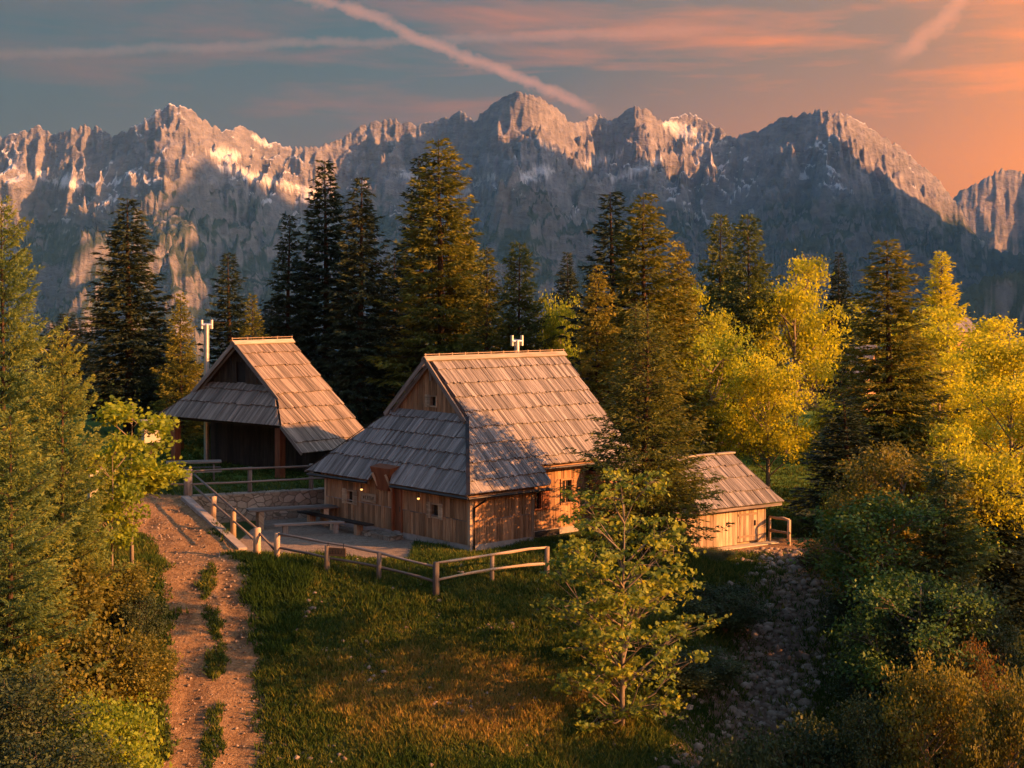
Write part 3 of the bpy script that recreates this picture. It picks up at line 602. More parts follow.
# dark strip painted as the plinth's shadow under the side window
bb = MB(); bb.box(3.3, 4.7, -3.58, -3.45, -.15, .2); bb.build('plinth_shadow', M['interior'], hut)
# door and its niche
bb = MB(); planks(bb, (.05, -.5, 2.08), (0, 1, 0), (0, 0, -1), (-1, 0, 0), 0, .46, lambda x: 0, lambda x: 1.9, [0, 3], .12, .03, 0); dd = bb.build('door', M['redwood'], hut)
bb = MB(); bb.box(-.03, .02, -.42, -.37, .9, 1.1); bb.build('handle', M['gutter'], dd)
bb = MB(); bb.box(-.09, .06, -.56, -.5, .2, 2.15); bb.box(-.09, .06, -.04, .03, .2, 2.15); bb.box(-.09, .06, -.5, -.04, 2.1, 2.17); bb.build('door_frame', M['redwood'], hut)
# the flared timber hood that breaks the eave above the door
bb = MB()
zs = 1.93
bb.hull([(-.02, .16, 1.6), (-.02, .85, 1.6), (-.13, .85, 1.6), (-.13, .16, 1.6)], [(.1, -.22, 2.5), (.1, .98, 2.5), (-.34, .98, 2.42), (-.34, -.22, 2.42)], [(i * .2, i * .1, 3) for i in range(4)])
bb.build('door_hood', M['redwood'], hut)
for a in (.78, .0): bb = MB(); bb.beam((-.03, a, 1.55), (-.36, a + .03, 2.2), .06, .08); bb.build('bracket', M['palewood'], hut)
# gable: wall, rakes, window
bb = MB(); planks(bb, (1.76, 0, RZ), (0, 1, 0), (0, 0, -1), (-1, 0, 0), -2.2, 2.3, lambda a: (abs(a) * (MR if a < 0 else ML)) + .06, lambda a: 2.0, [0, 3], .12, .02, 0, brk=(0, -.26, .1), holes=[(-.26, .1, RZ - 4.9, RZ - 4.5)]); bb.build('gable_wall', M['wallwood'], hut)
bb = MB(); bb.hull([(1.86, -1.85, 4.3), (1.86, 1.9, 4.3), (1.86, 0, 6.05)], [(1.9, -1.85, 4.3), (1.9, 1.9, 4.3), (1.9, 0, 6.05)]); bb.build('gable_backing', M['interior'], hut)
window(hut, (1.76, -.27, 0), (0, 1, 0), None, (-1, 0, 0), 0.03, .35, 4.54, 4.87, (0, .26), .045)
bb = MB()
for q, s, mm in ((HQ, -1, MR), (HQL, 1, ML)):
    for xx, off, hh in ((1.40, .03, .17), (1.56, -.12, .13)):
        bb.beam((xx, 0, RZ + off - .03), (xx, s * (q + .12), RZ + off - .03 - mm * (q + .12)), .05, hh)
bb.build('bargeboard', M['greywood'], hut)
bb = MB(); bb.beam((1.66, 0, RZ - .75), (1.66, 0, RZ - .12), .07, .07); bb.build('king_post', M['greywood'], hut)
# hip boards, ridge cap, ridge rail
bb = MB(); a0 = Vector(rp(HX - .02, HQ + .0)); a1 = Vector((XE - .03, -QE - .03, skz(XE))); off = Vector((-.05, -.05, .07)); bb.beam(a0 + off, a1 + off, .13, .03, up=(-.7, -.7, 1)); bb.build('hip_board', M['gutter'], hut); bb = MB()
a0 = Vector(lp(HX - .02, HQL)); a1 = Vector((XE, 5.06, RZ - ML * 5.06)); bb.beam(a0 + Vector((-.04, .04, .07)), a1 + Vector((-.04, .04, .07)), .13, .03, up=(-.7, .7, 1)); bb.build('hip_board', M['gutter'], hut)
bb = MB(); bb.beam((1.34, -.09, RZ + .055), (8.3, -.09, RZ + .055), .22, .045, up=nR); bb.beam((1.34, .075, RZ + .06), (8.3, .075, RZ + .06), .2, .04, up=nL); bb.build('ridge_cap', M['ridge'], hut)
bb = MB(); bb.tube([(1.36, 0, RZ + .2), (8.3, 0, RZ + .2)], .016, 6)
for i in range(12): x = 1.42 + i * .62; bb.tube([(x, 0, RZ + .05), (x, 0, RZ + .24)], .025, 5)
bb.build('ridge_rail', M['ridgeiron'], hut)
# fascia + gutters
bb = MB(); z0 = skz(XE) - .06
bb.beam((XE + .03, -QE + .02, z0), (XE + .03, -.3, z0), .03, .12); bb.beam((XE + .03, 1.05, z0 - .02), (XE + .03, 4.95, z0 - .06), .03, .12)
bb.beam((XE + .05, -QE + .03, z0), (3.3, -QE + .03, z0), .03, .12); bb.beam((3.44, -QN + .03, z0 + .62), (6.2, -QN + .03, z0 + .62), .03, .14); bb.beam((6.25, -QE + .03, z0), (8.2, -QE + .03, z0), .03, .12)
bb.build('fascia', M['wallwood'], hut)
def gutter(name, pts, parent):
    mb = MB(); mb.tube(pts, .05, 8); return mb.build(name, M['gutter'], parent)
gutter('gutter', [(XE - .05, -QE - .05, z0 + .0), (XE - .05, -.32, z0)], hut); gutter('gutter', [(XE - .05, 1.1, z0), (XE - .05, 4.9, z0 - .05)], hut)
gutter('gutter', [(XE - .05, -QE - .05, z0 - .003), (3.35, -QE - .05, z0 - .003)], hut); gutter('gutter', [(3.5, -QN - .04, z0 + .61), (6.15, -QN - .04, z0 + .61)], hut)
mb = MB(); mb.tube([(.35, -QE - .05, z0), (.35, -QE - .03, z0 - .12), (.1, -4.33, z0 - .38), (.1, -4.33, .05)], .04, 8); mb.build('downpipe', M['gutter'], hut, True)
# eave brackets
for i in range(9):
    mb = MB(); y = -4.0 + i * 1.02
    if -.4 < y < 1.1: continue
    mb.beam((.0, y, skz(0) - .12), (XE + .1, y, skz(XE) - .06 + .02), .07, .09); mb.build('rafter_end', M['wallwood'], hut)
# sign with carved letters, worn beyond reading
sg = MB(); sg.box(-.10, -.06, .95, 1.85, 1.07, 1.38); sgo = sg.build('name_board', M['palewood'], hut)
sg = MB(); random.seed(3)
for i in range(6):
    y = 1.68 - i * .115
    for k in range(3):
        p0 = (-.103, y + random.uniform(-.035, .035), 1.15 + random.uniform(0, .05)); p1 = (-.103, y + random.uniform(-.035, .035), 1.25 + random.uniform(0, .05)); sg.beam(p0, p1, .012, .018)
sg.build('carved_letters', M['carve'], sgo)
def lantern(loc, label):
    th_ = thing('wall_lamp', label, 'lamp', loc, U_AZ, 'lit lamps under the eave')
    mb = MB(); mb.tube([(0, 0, .10), (0, 0, .04)], [.012, .05], 8); mb.tube([(0, 0, .2), (0, 0, .10)], .008, 5); mb.build('cap', M['gutter'], th_)
    mb = MB(); mb.tube([(0, 0, .038), (0, 0, 0), (0, 0, -.03)], [.035, .05, .02], 8); mb.build('bulb', M['lamp'], th_)
Rm = Matrix.Rotation(U_AZ, 3, 'Z')
def hw(x, y, z): v = Rm @ Vector((x, y, 0)); return (v.x - 4.19, v.y + 53.18, z)
lantern(hw(-.2, 1.68, 1.5), 'small glowing lamp under the hut eave above the carved name board')
lantern(hw(-.2, -1.68, 1.52), 'small glowing lamp under the hut eave above the right front window')

# ---- flue with twin cowl (used twice)
def flue(loc, h, rad, sp_, label, wire=False):
    th_ = thing('chimney_flue', label, 'chimney', loc, math.radians(20), 'metal flues with twin cowls')
    mb = MB(); mb.tube([(0, 0, 0), (0, 0, h)], rad, 14); mb.tube([(0, 0, h * .55), (0, 0, h * .55 + .05)], rad * 1.15, 14); mb.build('pipe', M['steel'], th_, False)
    mb = MB(); mb.tube([(-sp_, 0, h - .03), (sp_, 0, h - .03)], rad * .7, 12); mb.build('cross_pipe', M['steel'], th_)
    for s in (-1, 1):
        mb = MB(); mb.tube([(s * sp_, 0, h - .2), (s * sp_, 0, h + .2)], rad * .62, 12); mb.build('cowl', M['steel'], th_)
    return th_
fl = flue(hw(6.05, .25, RZ - .4), 1.0, .10, .2, 'short bright metal flue with twin cowl rising at the central hut ridge')

# ---- left hut with open porch
L_AZ = math.radians(50); lx, ly, lz = -11.78, 64.0, 0
lh = thing('porch_hut', 'brown shingle-roofed wooden hut with a dark open porch, on the raised terrace at left', 'hut', (lx, ly, 0), L_AZ)
# local x along ridge (0.643,0.766), local y = far left
zr = 6.43; m2 = .80
n2R = Vector((0, -m2, 1)).normalized(); d2R = Vector((0, -1, -m2)).normalized(); k2 = math.hypot(1, m2)
n2L = Vector((0, m2, 1)).normalized(); d2L = Vector((0, 1, -m2)).normalized()
cs2 = [0, .7, 1.55, 2.4, 3.3, 4.2, 5.1, 6.2, 7.4]
rb = MB(); planks(rb, (0, 0, zr), (1, 0, 0), d2R, n2R, -1.0, 3.15, lambda x: 0 if x >= -.1 else (2.75 + (-.1 - x) / .9 * 1.25) * k2, lambda x: 5.3 * k2, cs2, .12, .03, .055, brk=(-.1,)); q = rb.build('roof', M['shingle_brown'], lh); q['label'] = 'sunlit right slope of brown shingles'
rb = MB(); planks(rb, (0, 0, zr), (1, 0, 0), d2L, n2L, -1.0, 3.15, lambda x: 0 if x >= -.1 else (2.75 + (-.1 - x) / .9 * 1.2) * k2, lambda x: 4.15 * k2, cs2, .12, .03, .055, brk=(-.1,)); rb.build('roof', M['shingle_brown'], lh)
# skirt
sxE = -1.0; szE = 3.2; sxT = .35; sk2 = (4.75 - szE) / (sxT - sxE); ns2 = Vector((-sk2, 0, 1)).normalized(); ds2 = Vector((-1, 0, -sk2)).normalized(); ks2 = math.hypot(1, sk2)
def top2(a):
    y = abs(a); zl = zr - m2 * y - .05; x = min(sxT, sxE + (zl - szE) / sk2); return max(0, (sxT - x) * ks2)
rb = MB(); planks(rb, (sxT, 0, szE + sk2 * (sxT - sxE)), (0, -1, 0), ds2, ns2, -3.95, 4.0, top2, lambda a: (sxT - sxE) * ks2, [0, .42, 1.15, 2.6], .12, .03, .055, brk=(0,)); q = rb.build('roof', M['shingle_brown'], lh); q['label'] = 'short front skirt of dark shingles under the gable'
lb = MB()
slab(lb, [(-.08, 0, zr), (-.08, -5.25, zr - m2 * 5.25), (3.1, -5.25, zr - m2 * 5.25), (3.1, 0, zr)], n2R, .06)
slab(lb, [(-.08, 0, zr), (3.1, 0, zr), (3.1, 4.05, zr - m2 * 4.05), (-.08, 4.05, zr - m2 * 4.05)], n2L, .06)
slab(lb, [(sxE + .04, -3.95, szE + .03), (sxT, -2.05, 4.74), (sxT, 2.05, 4.74), (sxE + .04, 3.9, szE + .03)], ns2, .06)
lb.build('roof_lining', M['darkwood'], lh)
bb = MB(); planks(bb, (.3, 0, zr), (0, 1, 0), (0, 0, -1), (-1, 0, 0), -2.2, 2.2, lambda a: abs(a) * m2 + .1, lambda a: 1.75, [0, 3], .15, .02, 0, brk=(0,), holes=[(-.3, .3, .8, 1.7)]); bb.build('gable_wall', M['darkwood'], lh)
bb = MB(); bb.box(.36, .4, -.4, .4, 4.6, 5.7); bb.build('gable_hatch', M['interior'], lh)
bb = MB()
for s in (-1, 1):
    for xx, off, hh, ql in ((-.14, .04, .18, 2.85), (.0, -.1, .12, 2.5)): bb.beam((xx, 0, zr + off - .02), (xx, s * ql, zr + off - .02 - m2 * ql), .05, hh)
bb.build('bargeboard', M['greywood'], lh); bb = MB(); bb.beam((-1.02, -4.02, zr - m2 * 4.02), (-1.02, -5.3, zr - m2 * 5.3), .05, .14); bb.build('verge_board', M['greywood'], lh)
bb = MB(); bb.beam((-.2, -.09, zr + .06), (3.2, -.09, zr + .06), .24, .045, up=n2R); bb.beam((-.2, .08, zr + .065), (3.2, .08, zr + .065), .2, .04, up=n2L); bb.build('ridge_cap', M['ridge'], lh)
bb = MB(); bb.tube([(-.25, 0, zr + .24), (3.2, 0, zr + .24)], .016, 6)
for i in range(5): x = -.2 + i * .84; bb.tube([(x, 0, zr + .05), (x, 0, zr + .28)], .022, 5)
bb.build('ridge_rail', M['ridgeiron'], lh)
for (y, nm) in ((-3.55, 0), (3.3, 1)):
    bb = MB(); bb.box(-.78, -.48, y - .15, y + .15, .9, 3.25); bb.build('porch_post', M['redwood'], lh)
bb = MB(); bb.box(-.8, -.46, -3.8, 3.7, 3.1, 3.28); bb.build('porch_beam', M['darkwood'], lh)
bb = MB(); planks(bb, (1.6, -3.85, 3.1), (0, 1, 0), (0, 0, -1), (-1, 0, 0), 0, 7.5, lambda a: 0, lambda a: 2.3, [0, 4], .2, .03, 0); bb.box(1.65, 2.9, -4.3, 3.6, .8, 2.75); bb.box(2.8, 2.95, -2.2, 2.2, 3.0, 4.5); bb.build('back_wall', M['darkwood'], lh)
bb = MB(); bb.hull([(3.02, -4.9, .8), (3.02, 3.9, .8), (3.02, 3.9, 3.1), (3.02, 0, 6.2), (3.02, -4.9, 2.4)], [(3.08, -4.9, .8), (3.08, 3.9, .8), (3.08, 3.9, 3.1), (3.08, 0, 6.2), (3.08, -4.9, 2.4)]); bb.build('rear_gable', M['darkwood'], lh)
flue((-13.6, 66.8, .9), 6.3, .12, .22, 'tall metal flue with twin cowl standing left of the porch hut roof')

# ---- small shed
S_AZ = math.radians(35)
sh = thing('small_shed', 'low wooden shed with flared shingle roof and sunlit plank door, right of the centre hut', 'shed', (9.36, 55.5, -.62), S_AZ)
# local x along wall (0.82,0.574) with 0 at right end, wall extends to -x; front normal = -y
bb = MB(); planks(bb, (-4.4, 0, 1.42), (1, 0, 0), (0, 0, -1), (0, -1, 0), 0, 4.4, lambda a: 0, lambda a: 1.34, [0, 2], .16, .03, 0, holes=[(2.95, 4.0, .1, 3)], brk=(2.95, 4.0)); bb.build('front_wall', M['palewood'], sh)
bb = MB(); bb.box(-4.3, -.05, .1, 3.2, 0, 1.45); bb.build('side_wall', M['palewood'], sh)
bb = MB(); planks(bb, (-1.44, -.0, 1.36), (1, 0, 0), (0, 0, -1), (0, -1, 0), 0, 1.0, lambda a: 0, lambda a: 1.2, [0, 2], .14, .05, 0); dd = bb.build('door', M['palewood'], sh)
for zz in (.3, 1.1): bb = MB(); bb.box(-1.4, -.5, -.075, -.056, zz, zz + .08); bb.build('brace', M['palewood'], dd)
bb = MB(); bb.box(-.6, -.56, -.11, -.06, .7, .9); bb.build('handle', M['gutter'], dd)
bb = MB(); bb.box(-4.7, .3, -.45, .3, -.25, .05); bb.build('plinth', M['cream'], sh)
RD = 1.8; RH = 3.12; EH = 1.5
nF = Vector((0, -(RH - EH), RD + .4)).normalized(); dF = Vector((0, -(RD + .4), -(RH - EH))).normalized(); LF = math.hypot(RD + .4, RH - EH)
def xl(b): return .02 + .5 * (b / LF) ** 1.7
def topF(x): 
    if x <= .02 and x >= -3.1: return 0
    e = (x - .02) if x > 0 else (-3.1 - x)
    return LF * min(1, (max(e, 0) / .55) ** (1 / 1.7))
rb = MB(); planks(rb, (0, RD, RH), (1, 0, 0), dF, nF, -3.65, .57, topF, lambda x: LF, [0, .65, 1.3, 2.0, 3.2], .11, .035, .045, brk=(-3.1, .02)); q = rb.build('roof', M['shingle'], sh); q['label'] = 'sunlit front slope of grey shingles'
# flared right end of the roof and the back slope
rb = MB()
for i in range(14):
    a0 = i / 14; a1 = (i + 1) / 14
    for s, yy in ((0, 1),):
        pr = (.02, RD, RH)
        f0 = (.55, -.4 + (2 * RD + .8) * a0, EH); f1 = (.55, -.4 + (2 * RD + .8) * a1, EH)
        rb.hull([pr, f0, f1], [(pr[0] + .02, pr[1], pr[2] + .03), (f0[0] + .03, f0[1], f0[2] + .03), (f1[0] + .03, f1[1], f1[2] + .03)], [(i * .3, 0, i), (i * .3, 2, i), (i * .3 + .2, 2, i)])
rb.build('roof', M['shingle'], sh)
rb = MB(); planks(rb, (0, RD, RH), (1, 0, 0), Vector((0, RD + .4, -(RH - EH))).normalized(), Vector((0, RH - EH, RD + .4)).normalized(), -3.65, .57, topF, lambda x: LF, [0, .65, 1.3, 2.0, 3.2], .13, .035, .045, brk=(-3.1, .02)); rb.build('roof', M['shingle'], sh)
bb = MB(); bb.beam((-3.2, RD - .02, RH + .06), (.1, RD - .02, RH + .06), .22, .05); bb.build('ridge_cap', M['ridge'], sh)
bb = MB(); bb.beam((-3.6, -.36, EH - .06), (.5, -.36, EH - .06), .04, .1); bb.build('fascia', M['greywood'], sh)

# ------------------------------------------------------------------ walls, fences, benches
bb = MB()
def wallseg(mb, A, B, zt0, zt1, zb, th=.45, cap=False):
    A = Vector((*A, 0)); B = Vector((*B, 0)); d = (B - A).normalized(); n = Vector((-d.y, d.x, 0)); L = (B - A).length; k = max(1, int(L / .35))
    for i in range(k):
        a = A + d * L * i / k; b = A + d * L * (i + 1) / k; za = zt0 + (zt1 - zt0) * i / k; zb_ = zt0 + (zt1 - zt0) * (i + 1) / k
        q = [a, b, b + n * th, a + n * th]; zt = [za, zb_, zb_, za]
        mb.hull([(p.x, p.y, zb) for p in q], [(p.x, p.y, z) for p, z in zip(q, zt)])
_n = np.array([-(WB - WA)[1], (WB - WA)[0]]) / np.linalg.norm(WB - WA) * .22; wallseg(bb, WA - _n, WB - _n, 1.04, 1.04, -.4, .62); 
wl = bb.build('stone_retaining_wall', M['masonry']); tag(wl, 'low rubble stone retaining wall holding up the grass terrace behind the picnic table', 'wall')
bb = MB(); wallseg(bb, WC, WA - (.0, .3), .08, 1.1, -.4, .3); o = bb.build('sloping_kerb', M['plinth']); tag(o, 'pale sloping kerb wall running down beside the stair railing', 'kerb')
def Pv(px, py, Y): return Vector(P(px, py, Y))
def fence(name, label, posts, rails, mat='greywood', pr=.07, cat='fence', rr=.04, group=None, pw=None):
    """posts: list of (base, height, radius or None); rails: list of point lists"""
    b0 = posts[0][0] if posts else rails[0][0]; t_ = thing(name, label, cat, tuple(b0), 0, group); off = Vector(b0)
    for pst in posts:
        b, h = Vector(pst[0]) - off, pst[1]; r_ = pst[2] if len(pst) > 2 else pr; mb = MB()
        mb.tube([b - Vector((0, 0, .3)), b + Vector((0, 0, h * .5)), b + Vector((.01, 0, h))], [r_ * 1.05, r_, r_ * .92], 9, wob=.05); mb.build('post', M[pst[3] if len(pst) > 3 else mat], t_, True)
    for rl in rails:
        mb = MB(); pts = []
        rl = [Vector(p) - off for p in rl]
        for a, b in zip(rl[:-1], rl[1:]):
            for k in range(3): pts.append(a.lerp(b, k / 3) + Vector((0, 0, random.uniform(-.022, .022))))
        pts.append(rl[-1]); mb.tube(pts, [rr * random.uniform(.8, 1.2) for _ in pts], 8, wob=.14); mb.build('rail', M[mat], t_, True)
    return t_
# terrace fence on the wall
def on(A, B, k): return Vector((A[0] + (B[0] - A[0]) * k, A[1] + (B[1] - A[1]) * k, 0))
nrm = Vector((-(WB - WA)[1], (WB - WA)[0], 0)).normalized() * .2
tp = [on(WA, WB, k) + nrm + Vector((0, 0, 1.02)) for k in (-.01, .42, .86, 1.2)]
rl = lambda z: [p + Vector((0, -.08, z)) for p in tp]
lf = [tp[0] + Vector((-2.6, .6, z)) for z in (.9, .45)]
fence('terrace_fence', 'weathered two-rail fence standing on top of the stone terrace wall', [(tp[0], 1.0, .16), (tp[1], .98, .09), (tp[2], .98, .09), (tp[3], .98, .09)], [rl(.92), rl(.42), [lf[0], tp[0] + Vector((0, -.1, .93))], [lf[1], tp[0] + Vector((0, -.1, .45))]])
# stair railing
s0 = Vector((WA[0] + .15, WA[1] - .1, 1.0)); s1 = Vector((WC[0] + .35, WC[1] - .35, 0.0))
def sp_(k, z): p = s0.lerp(s1, k); return Vector((p.x, p.y, p.z + z))
fence('stair_railing', 'sloping two-rail timber handrail with round posts running down to the path', [(sp_(.34, -.1), .75, .10, 'palewood'), (sp_(.66, -.05), .85, .10, 'palewood')], [[sp_(0, .85), sp_(1.0, .80)], [sp_(0, .42), sp_(1.0, .35)]])
# front fence
def gp(px, py): return Vector(G(px, py))
fp = [gp(257, 557), gp(277, 560), gp(327, 572), gp(379, 580), gp(436, 596)]
fence('garden_fence', 'rustic fence with round posts running from the path to the grass corner below the hut', [(fp[0], .95, .13, 'palewood'), (fp[1], .88, .10, 'palewood'), (fp[2], .82, .09, 'palewood'), (fp[3], .85, .08), (fp[4], 1.02, .10)],
      [[fp[1] + Vector((0, 0, .85)), fp[2] + Vector((.0, .06, .92)), fp[3] + Vector((0, .06, .82)), fp[4] + Vector((0, 0, .88))], [fp[1] + Vector((0, .05, .42)), fp[2] + Vector((0, .06, .45)), fp[3] + Vector((0, .06, .40)), fp[4] + Vector((0, 0, .42))], [fp[0] + Vector((0, 0, .85)), fp[1] + Vector((0, 0, .25))]])
f4 = fp[4]; f5 = gp(492, 582); f6 = gp(547, 577)
fence('corner_fence', 'sunlit two-rail fence with bright top rail below the right corner of the hut', [(f5, .85, .07), (f6, .95, .08)], [[f4 + Vector((.05, 0, .98)), f5 + Vector((0, -.08, .88)), f6 + Vector((0, 0, .93))], [f4 + Vector((.05, 0, .5)), f5 + Vector((0, -.08, .42)), f6 + Vector((0, 0, .42))]], mat='palewood')
# little board on the fence
a = fp[2] + Vector((.22, -.1, .52)); sg = thing('hanging_sign', 'small brown carved board hanging from the front fence beside a round post', 'sign', tuple(a), math.radians(-20))
mb = MB(); mb.box(-.28, .42, -.02, .02, 0, .26); mb.build('board', M['wallwood'], sg)
mb = MB()
for i in range(5): mb.beam((-.12 + i * .1 + random.uniform(-.02, .02), -.024, .07), (-.12 + i * .1 + random.uniform(-.02, .02), -.024, .19), .012, .02)
mb.build('carved_letters', M['carve'], sg)
for q in (-.2, .34): mb = MB(); mb.beam((q, 0, .26), (q, .02, .41), .02, .02); mb.build('hanger', M['gutter'], sg)
# shed fence
q0 = Vector((9.55, 55.6, -.62)); e1 = Vector(P(789, 541, 54.8)); e1.z = -.62
fence('shed_fence', 'short pale timber barrier joined to the right side of the small shed', [(q0, .95, .05), (e1, .95, .07)], [[q0 + Vector((0, 0, .95)), e1 + Vector((0, 0, .95))], [q0 + Vector((0, 0, .45)), e1 + Vector((0, 0, .45))]], mat='palewood', rr=.055)
# far meadow fence
mp_ = []
for i in range(7):
    X = 10.5 + i * 1.55; Y = 82 + .3 * i; mp_.append(Vector((X, Y, float(terr(X, Y)))))
fence('meadow_fence', 'distant pale two-rail fence crossing the sunny meadow behind the small shed', [(p, 1.25, .07) for p in mp_], [[p + Vector((0, -.08, 1.15)) for p in mp_], [p + Vector((0, -.08, .65)) for p in mp_]], mat='palewood', rr=.06)
# benches and tables
def bench(name, label, cat, c, rz, L, w_, h, legs, mat='greywood', boards=2, group=None, legmat=None):
    t_ = thing(name, label, cat, tuple(c), rz, group)
    mb = MB()
    for i in range(boards): mb.box(-L / 2, L / 2, -w_ / 2 + i * w_ / boards + .006, -w_ / 2 + (i + 1) * w_ / boards - .006, h - .06, h)
    mb.build('seat' if cat == 'bench' else 'table_top', M[mat], t_)
    for x in legs:
        mb = MB(); mb.box(x - .09, x + .09, -w_ / 2 + .04, w_ / 2 - .04, 0, h - .062); mb.build('leg', M[legmat or mat], t_)
    return t_
TZ = math.radians(23)
a = P(315, 528, 54.6)
bench('picnic_table', 'long low plank table in the courtyard right below the stone wall', 'table', (-8.1, 55.3, 0), math.radians(20), 3.3, .75, .72, (-1.2, 1.2), boards=4, legmat='palewood')
bench('plank_bench', 'low plank bench in front of the courtyard table beside the round posts', 'bench', (-7.2, 53.6, 0), math.radians(18), 2.6, .3, .42, (-.9, .9), group='benches in the courtyard')
b0 = hw(-.75, 2.6, 0); bench('plank_bench', 'long dark bench standing against the hut front wall left of the door', 'bench', b0, U_AZ + math.pi / 2, 4.4, .36, .45, (-1.5, 0, 1.5), mat='darkwood', group='benches in the courtyard', legmat='palewood')
mb = MB(); v = hw(-.45, .0, 0); st_ = thing('door_step', 'flat stone step in front of the hut door', 'step', v, U_AZ); mb = MB(); mb.box(-.3, .3, -.75, .9, -.05, .16); mb.build('slab', M['masonry'], st_)
t_ = thing('porch_table', 'old picnic table with slanted legs in the shade of the porch hut', 'table', (-12.9, 60.8, 1.0), math.radians(12))
mb = MB(); [mb.box(-1.1, 1.1, -.4 + i * .2, -.22 + i * .2, .74, .79) for i in range(4)]; mb.build('table_top', M['greywood'], t_)
for x in (-.8, .8):
    for s in (-1, 1):
        mb = MB(); mb.beam((x, s * .65, 0), (x, -s * .2 + s * .4, .74), .06, .1); mb.build('leg', M['greywood'], t_)
for s in (-1, 1): mb = MB(); mb.box(-1.1, 1.1, s * .75 - .13, s * .75 + .13, .42, .46); mb.build('seat', M['greywood'], t_)
# cream posts in the left trees
for px, py0, py1, wpx, Y, lab in ((96, 467, 506, 14, 51.5, 'larger pale square gatepost seen through the left trees beside the path'), (151, 420, 442, 16, 57.5, 'upper pale square post behind the leafy sapling next to the porch hut')):
    x, y, z1 = P(px, py0, Y); zg = float(terr(x, y)); wd = wpx / F * Y / 2; t_ = thing('pale_gatepost', lab, 'post', (x, y, zg), math.radians(25), 'pale square gateposts')
    bh = (py1 - py0) / F * Y; mb = MB(); mb.box(-wd, wd, -wd, wd, z1 - zg - bh, z1 - zg - .08); mb.build('block', M['cream'], t_); mb = MB(); mb.box(-wd * .55, wd * .55, -wd * .55, wd * .55, -.3, z1 - zg - bh); mb.build('shaft', M['darkwood'], t_); mb = MB(); mb.box(-wd * 1.15, wd * 1.15, -wd * 1.15, wd * 1.15, z1 - zg - .078, z1 - zg); mb.build('cap', M['cream'], t_)
# small far huts
def farhut(px, py, Y, Lr, W, H, ridge, az, label, mat='shingle'):
    x, y, zt = P(px, py, Y); zg = min(float(terr(x, y)), zt - H); t_ = thing('distant_hut', label, 'hut', (x, y, zt - H), az, 'distant huts')
    e = H * .42; mb = MB(); mb.box(-Lr / 2 + .3, Lr / 2 - .3, -W / 2 + .3, W / 2 - .3, zg - (zt - H) - .5, e + .1); mb.build('wall', M['wallwood'], t_)
    for s in (-1, 1):
        mb = MB(); d = Vector((0, s * W / 2, e - H)).normalized(); n = Vector((0, s * (H - e), W / 2)).normalized()
        planks(mb, (0, 0, H), (1, 0, 0), d, n, -Lr / 2, Lr / 2, lambda a: 0, lambda a: math.hypot(W / 2, H - e), [0, 1.1, 2.2, 3.3, 9], .25, .05, .07); mb.build('roof', M[mat], t_)
    mb = MB(); mb.hull([(-Lr / 2 + .3, -W / 2 + .3, e), (-Lr / 2 + .3, W / 2 - .3, e), (-Lr / 2 + .3, 0, H - .3)], [(Lr / 2 - .3, -W / 2 + .3, e), (Lr / 2 - .3, W / 2 - .3, e), (Lr / 2 - .3, 0, H - .3)]); mb.build('gable', M['wallwood'], t_)
farhut(580, 368, 70, 3.6, 4.5, 3.6, 0, math.radians(8), 'grey roof of a hut peeking out behind the right end of the central hut ridge')
farhut(597, 393, 64, 2.2, 2.8, 2.4, 0, math.radians(10), 'tiny pale gabled lean-to just behind the right verge of the central hut')
farhut(838, 345, 118, 6, 6, 4.4, 0, math.radians(-25), 'distant pinkish-roofed hut between the yellow trees and the tall dark spruce')
farhut(951, 318, 225, 6, 6, 3.5, 0, math.radians(20), 'faraway pale hut below the lone golden larch on the ridge')
